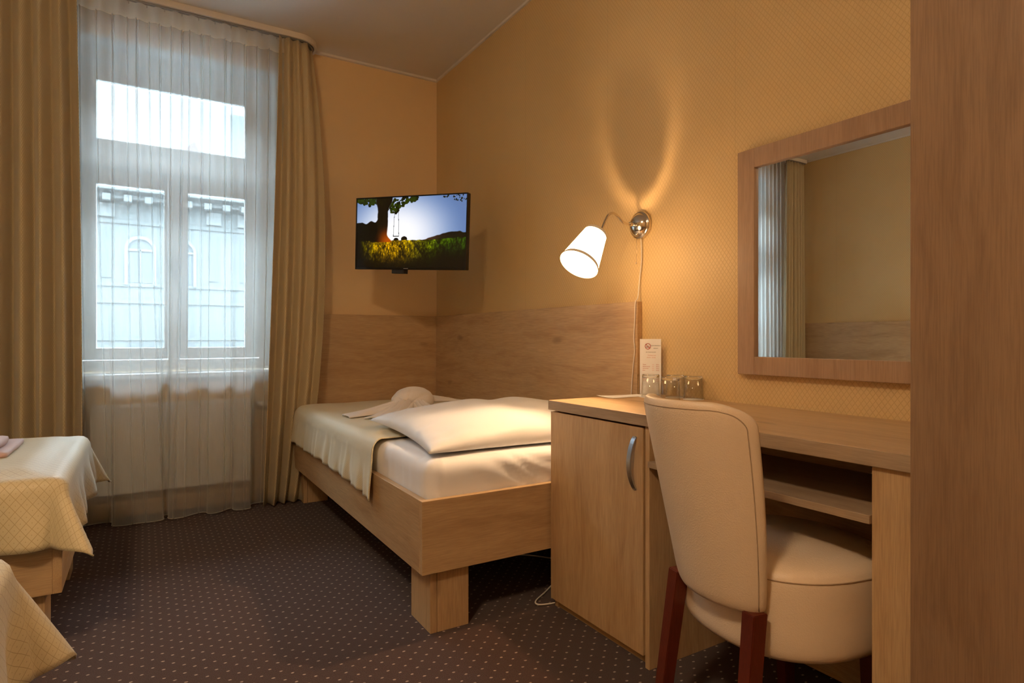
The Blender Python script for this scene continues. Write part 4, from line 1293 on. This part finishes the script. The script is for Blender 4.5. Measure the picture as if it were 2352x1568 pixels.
def soft(a, b):
    return max(0.0, (1 - abs(a) ** 9) * (1 - abs(2 * b - 1) ** 14)) ** (1 / 3.0)
def back_shell():
    bm = B(); na, nb = 56, 64
    G = {}
    for i in range(na + 1):
        for j in range(nb + 1):
            a = math.sin((-1 + 2 * i / na) * PI / 2); b = .5 + .5 * math.sin((-1 + 2 * j / nb) * PI / 2)
            s_ = soft(a, b); edge = i in (0, na) or j in (0, nb)
            for dpt in ((0,) if edge else (0, 1)):
                G[(i, j, dpt)] = bm.verts.new(back_pt(a, b, .5 + (.5 if dpt else -.5) * (0 if edge else s_)))
    g = lambda i, j, d: G.get((i, j, d)) or G[(i, j, 0)]
    for i in range(na):
        for j in range(nb):
            bm.faces.new((g(i, j, 0), g(i, j + 1, 0), g(i + 1, j + 1, 0), g(i + 1, j, 0)))
            bm.faces.new((g(i, j, 1), g(i + 1, j, 1), g(i + 1, j + 1, 1), g(i, j + 1, 1)))
    bmesh.ops.recalc_face_normals(bm, faces=bm.faces)
    return bm
back = chobj('backrest', back_shell(), M['leather'], smooth=True)
def seam_line(t):
    # up one side, across the top, down the other, a bit inside the rim of the rear face
    return None
pts = []
def rear(a, b):
    p = back_pt(a, b, .5 - .5 * soft(a, b)); p.x -= .0004; return p
n = 26
for k in range(n + 1): pts.append(rear(-.93, .02 + .90 * k / n))
for k in range(1, 8):
    f = k / 8; pts.append(rear(-.93 + .10 * (1 - math.cos(f * PI / 2)), .92 + .045 * math.sin(f * PI / 2)))
for k in range(25): pts.append(rear(-.83 + 1.66 * k / 24, .965))
for k in range(1, 8):
    f = k / 8; pts.append(rear(.83 + .10 * math.sin(f * PI / 2), .965 - .045 * (1 - math.cos(f * PI / 2))))
for k in range(n + 1): pts.append(rear(.93, .92 - .90 * k / n))
chobj('seam', tube(pts, .0012, 6), M['seam'], back, smooth=True)
def leg(p_top, p_bot, w0, w1):
    bm = B(); q = []
    for p, w in ((p_top, w0), (p_bot, w1)):
        p = Vector(p); q.append([bm.verts.new(p + Vector((dx * w, dy * w, 0))) for dx, dy in ((-1, -1), (1, -1), (1, 1), (-1, 1))])
    for i in range(4): bm.faces.new((q[0][i], q[0][(i + 1) % 4], q[1][(i + 1) % 4], q[1][i]))
    bm.faces.new(list(reversed(q[0]))); bm.faces.new(q[1])
    bmesh.ops.recalc_face_normals(bm, faces=bm.faces)
    bmesh.ops.bevel(bm, geom=list(bm.edges), offset=.002, segments=2, affect='EDGES')
    return bm
for yl in (-.148, .118):
    chobj('leg', leg((-.222, yl, .41), (-.275, yl * 1.12, 0), .019, .016), M['redwood'])
for yl in (-.135, .135):
    chobj('leg', leg((.140, yl, .31), (.150, yl, 0), .020, .016), M['redwood'])

# ------------------------------------------------------------------ cables on the floor
cb = obj('cable', tube(smooth_path([(1.60, 3.0, .004), (1.45, 2.75, .004), (1.33, 2.60, .004), (1.36, 2.42, .004), (1.50, 2.36, .004), (1.62, 2.20, .004)], 8), .003, 8), M['cord'], smooth=True)
tag(cb, 'thin white cable curving on the carpet under the corner bed', 'cable')
cb = obj('cable', tube(smooth_path([(1.46, 2.05, .004), (1.36, 1.98, .004), (1.275, 1.925, .006), (1.258, 1.895, .006), (1.285, 1.880, .005), (1.34, 1.875, .004), (1.42, 1.90, .004)], 8), .003, 8), M['cord'], smooth=True)
tag(cb, 'white cable loop poking out beside the foot of the desk cupboard', 'cable')

# ------------------------------------------------------------------ added ceiling lamp (unseen, behind the camera, lifts the room's brightness)
cl = thing('fill_ceiling_lamp', 'round white fill lamp added out of view above the near left bed', 'lamp', (-.9, .1, ZC))
obj('fill_lamp_base', lathe([(0, 0), (.09, 0), (.09, -.03), (0, -.03)], 40, mat=Matrix.Translation((-.9, .1, ZC))), M['white'], cl, smooth=False)
obj('fill_lamp_globe', lathe([(.10, -.03), (.16, -.05), (.18, -.085), (.14, -.12), (.07, -.135), (0, -.138)], 48, mat=Matrix.Translation((-.9, .1, ZC))), M['fill_globe'], cl, smooth=True)
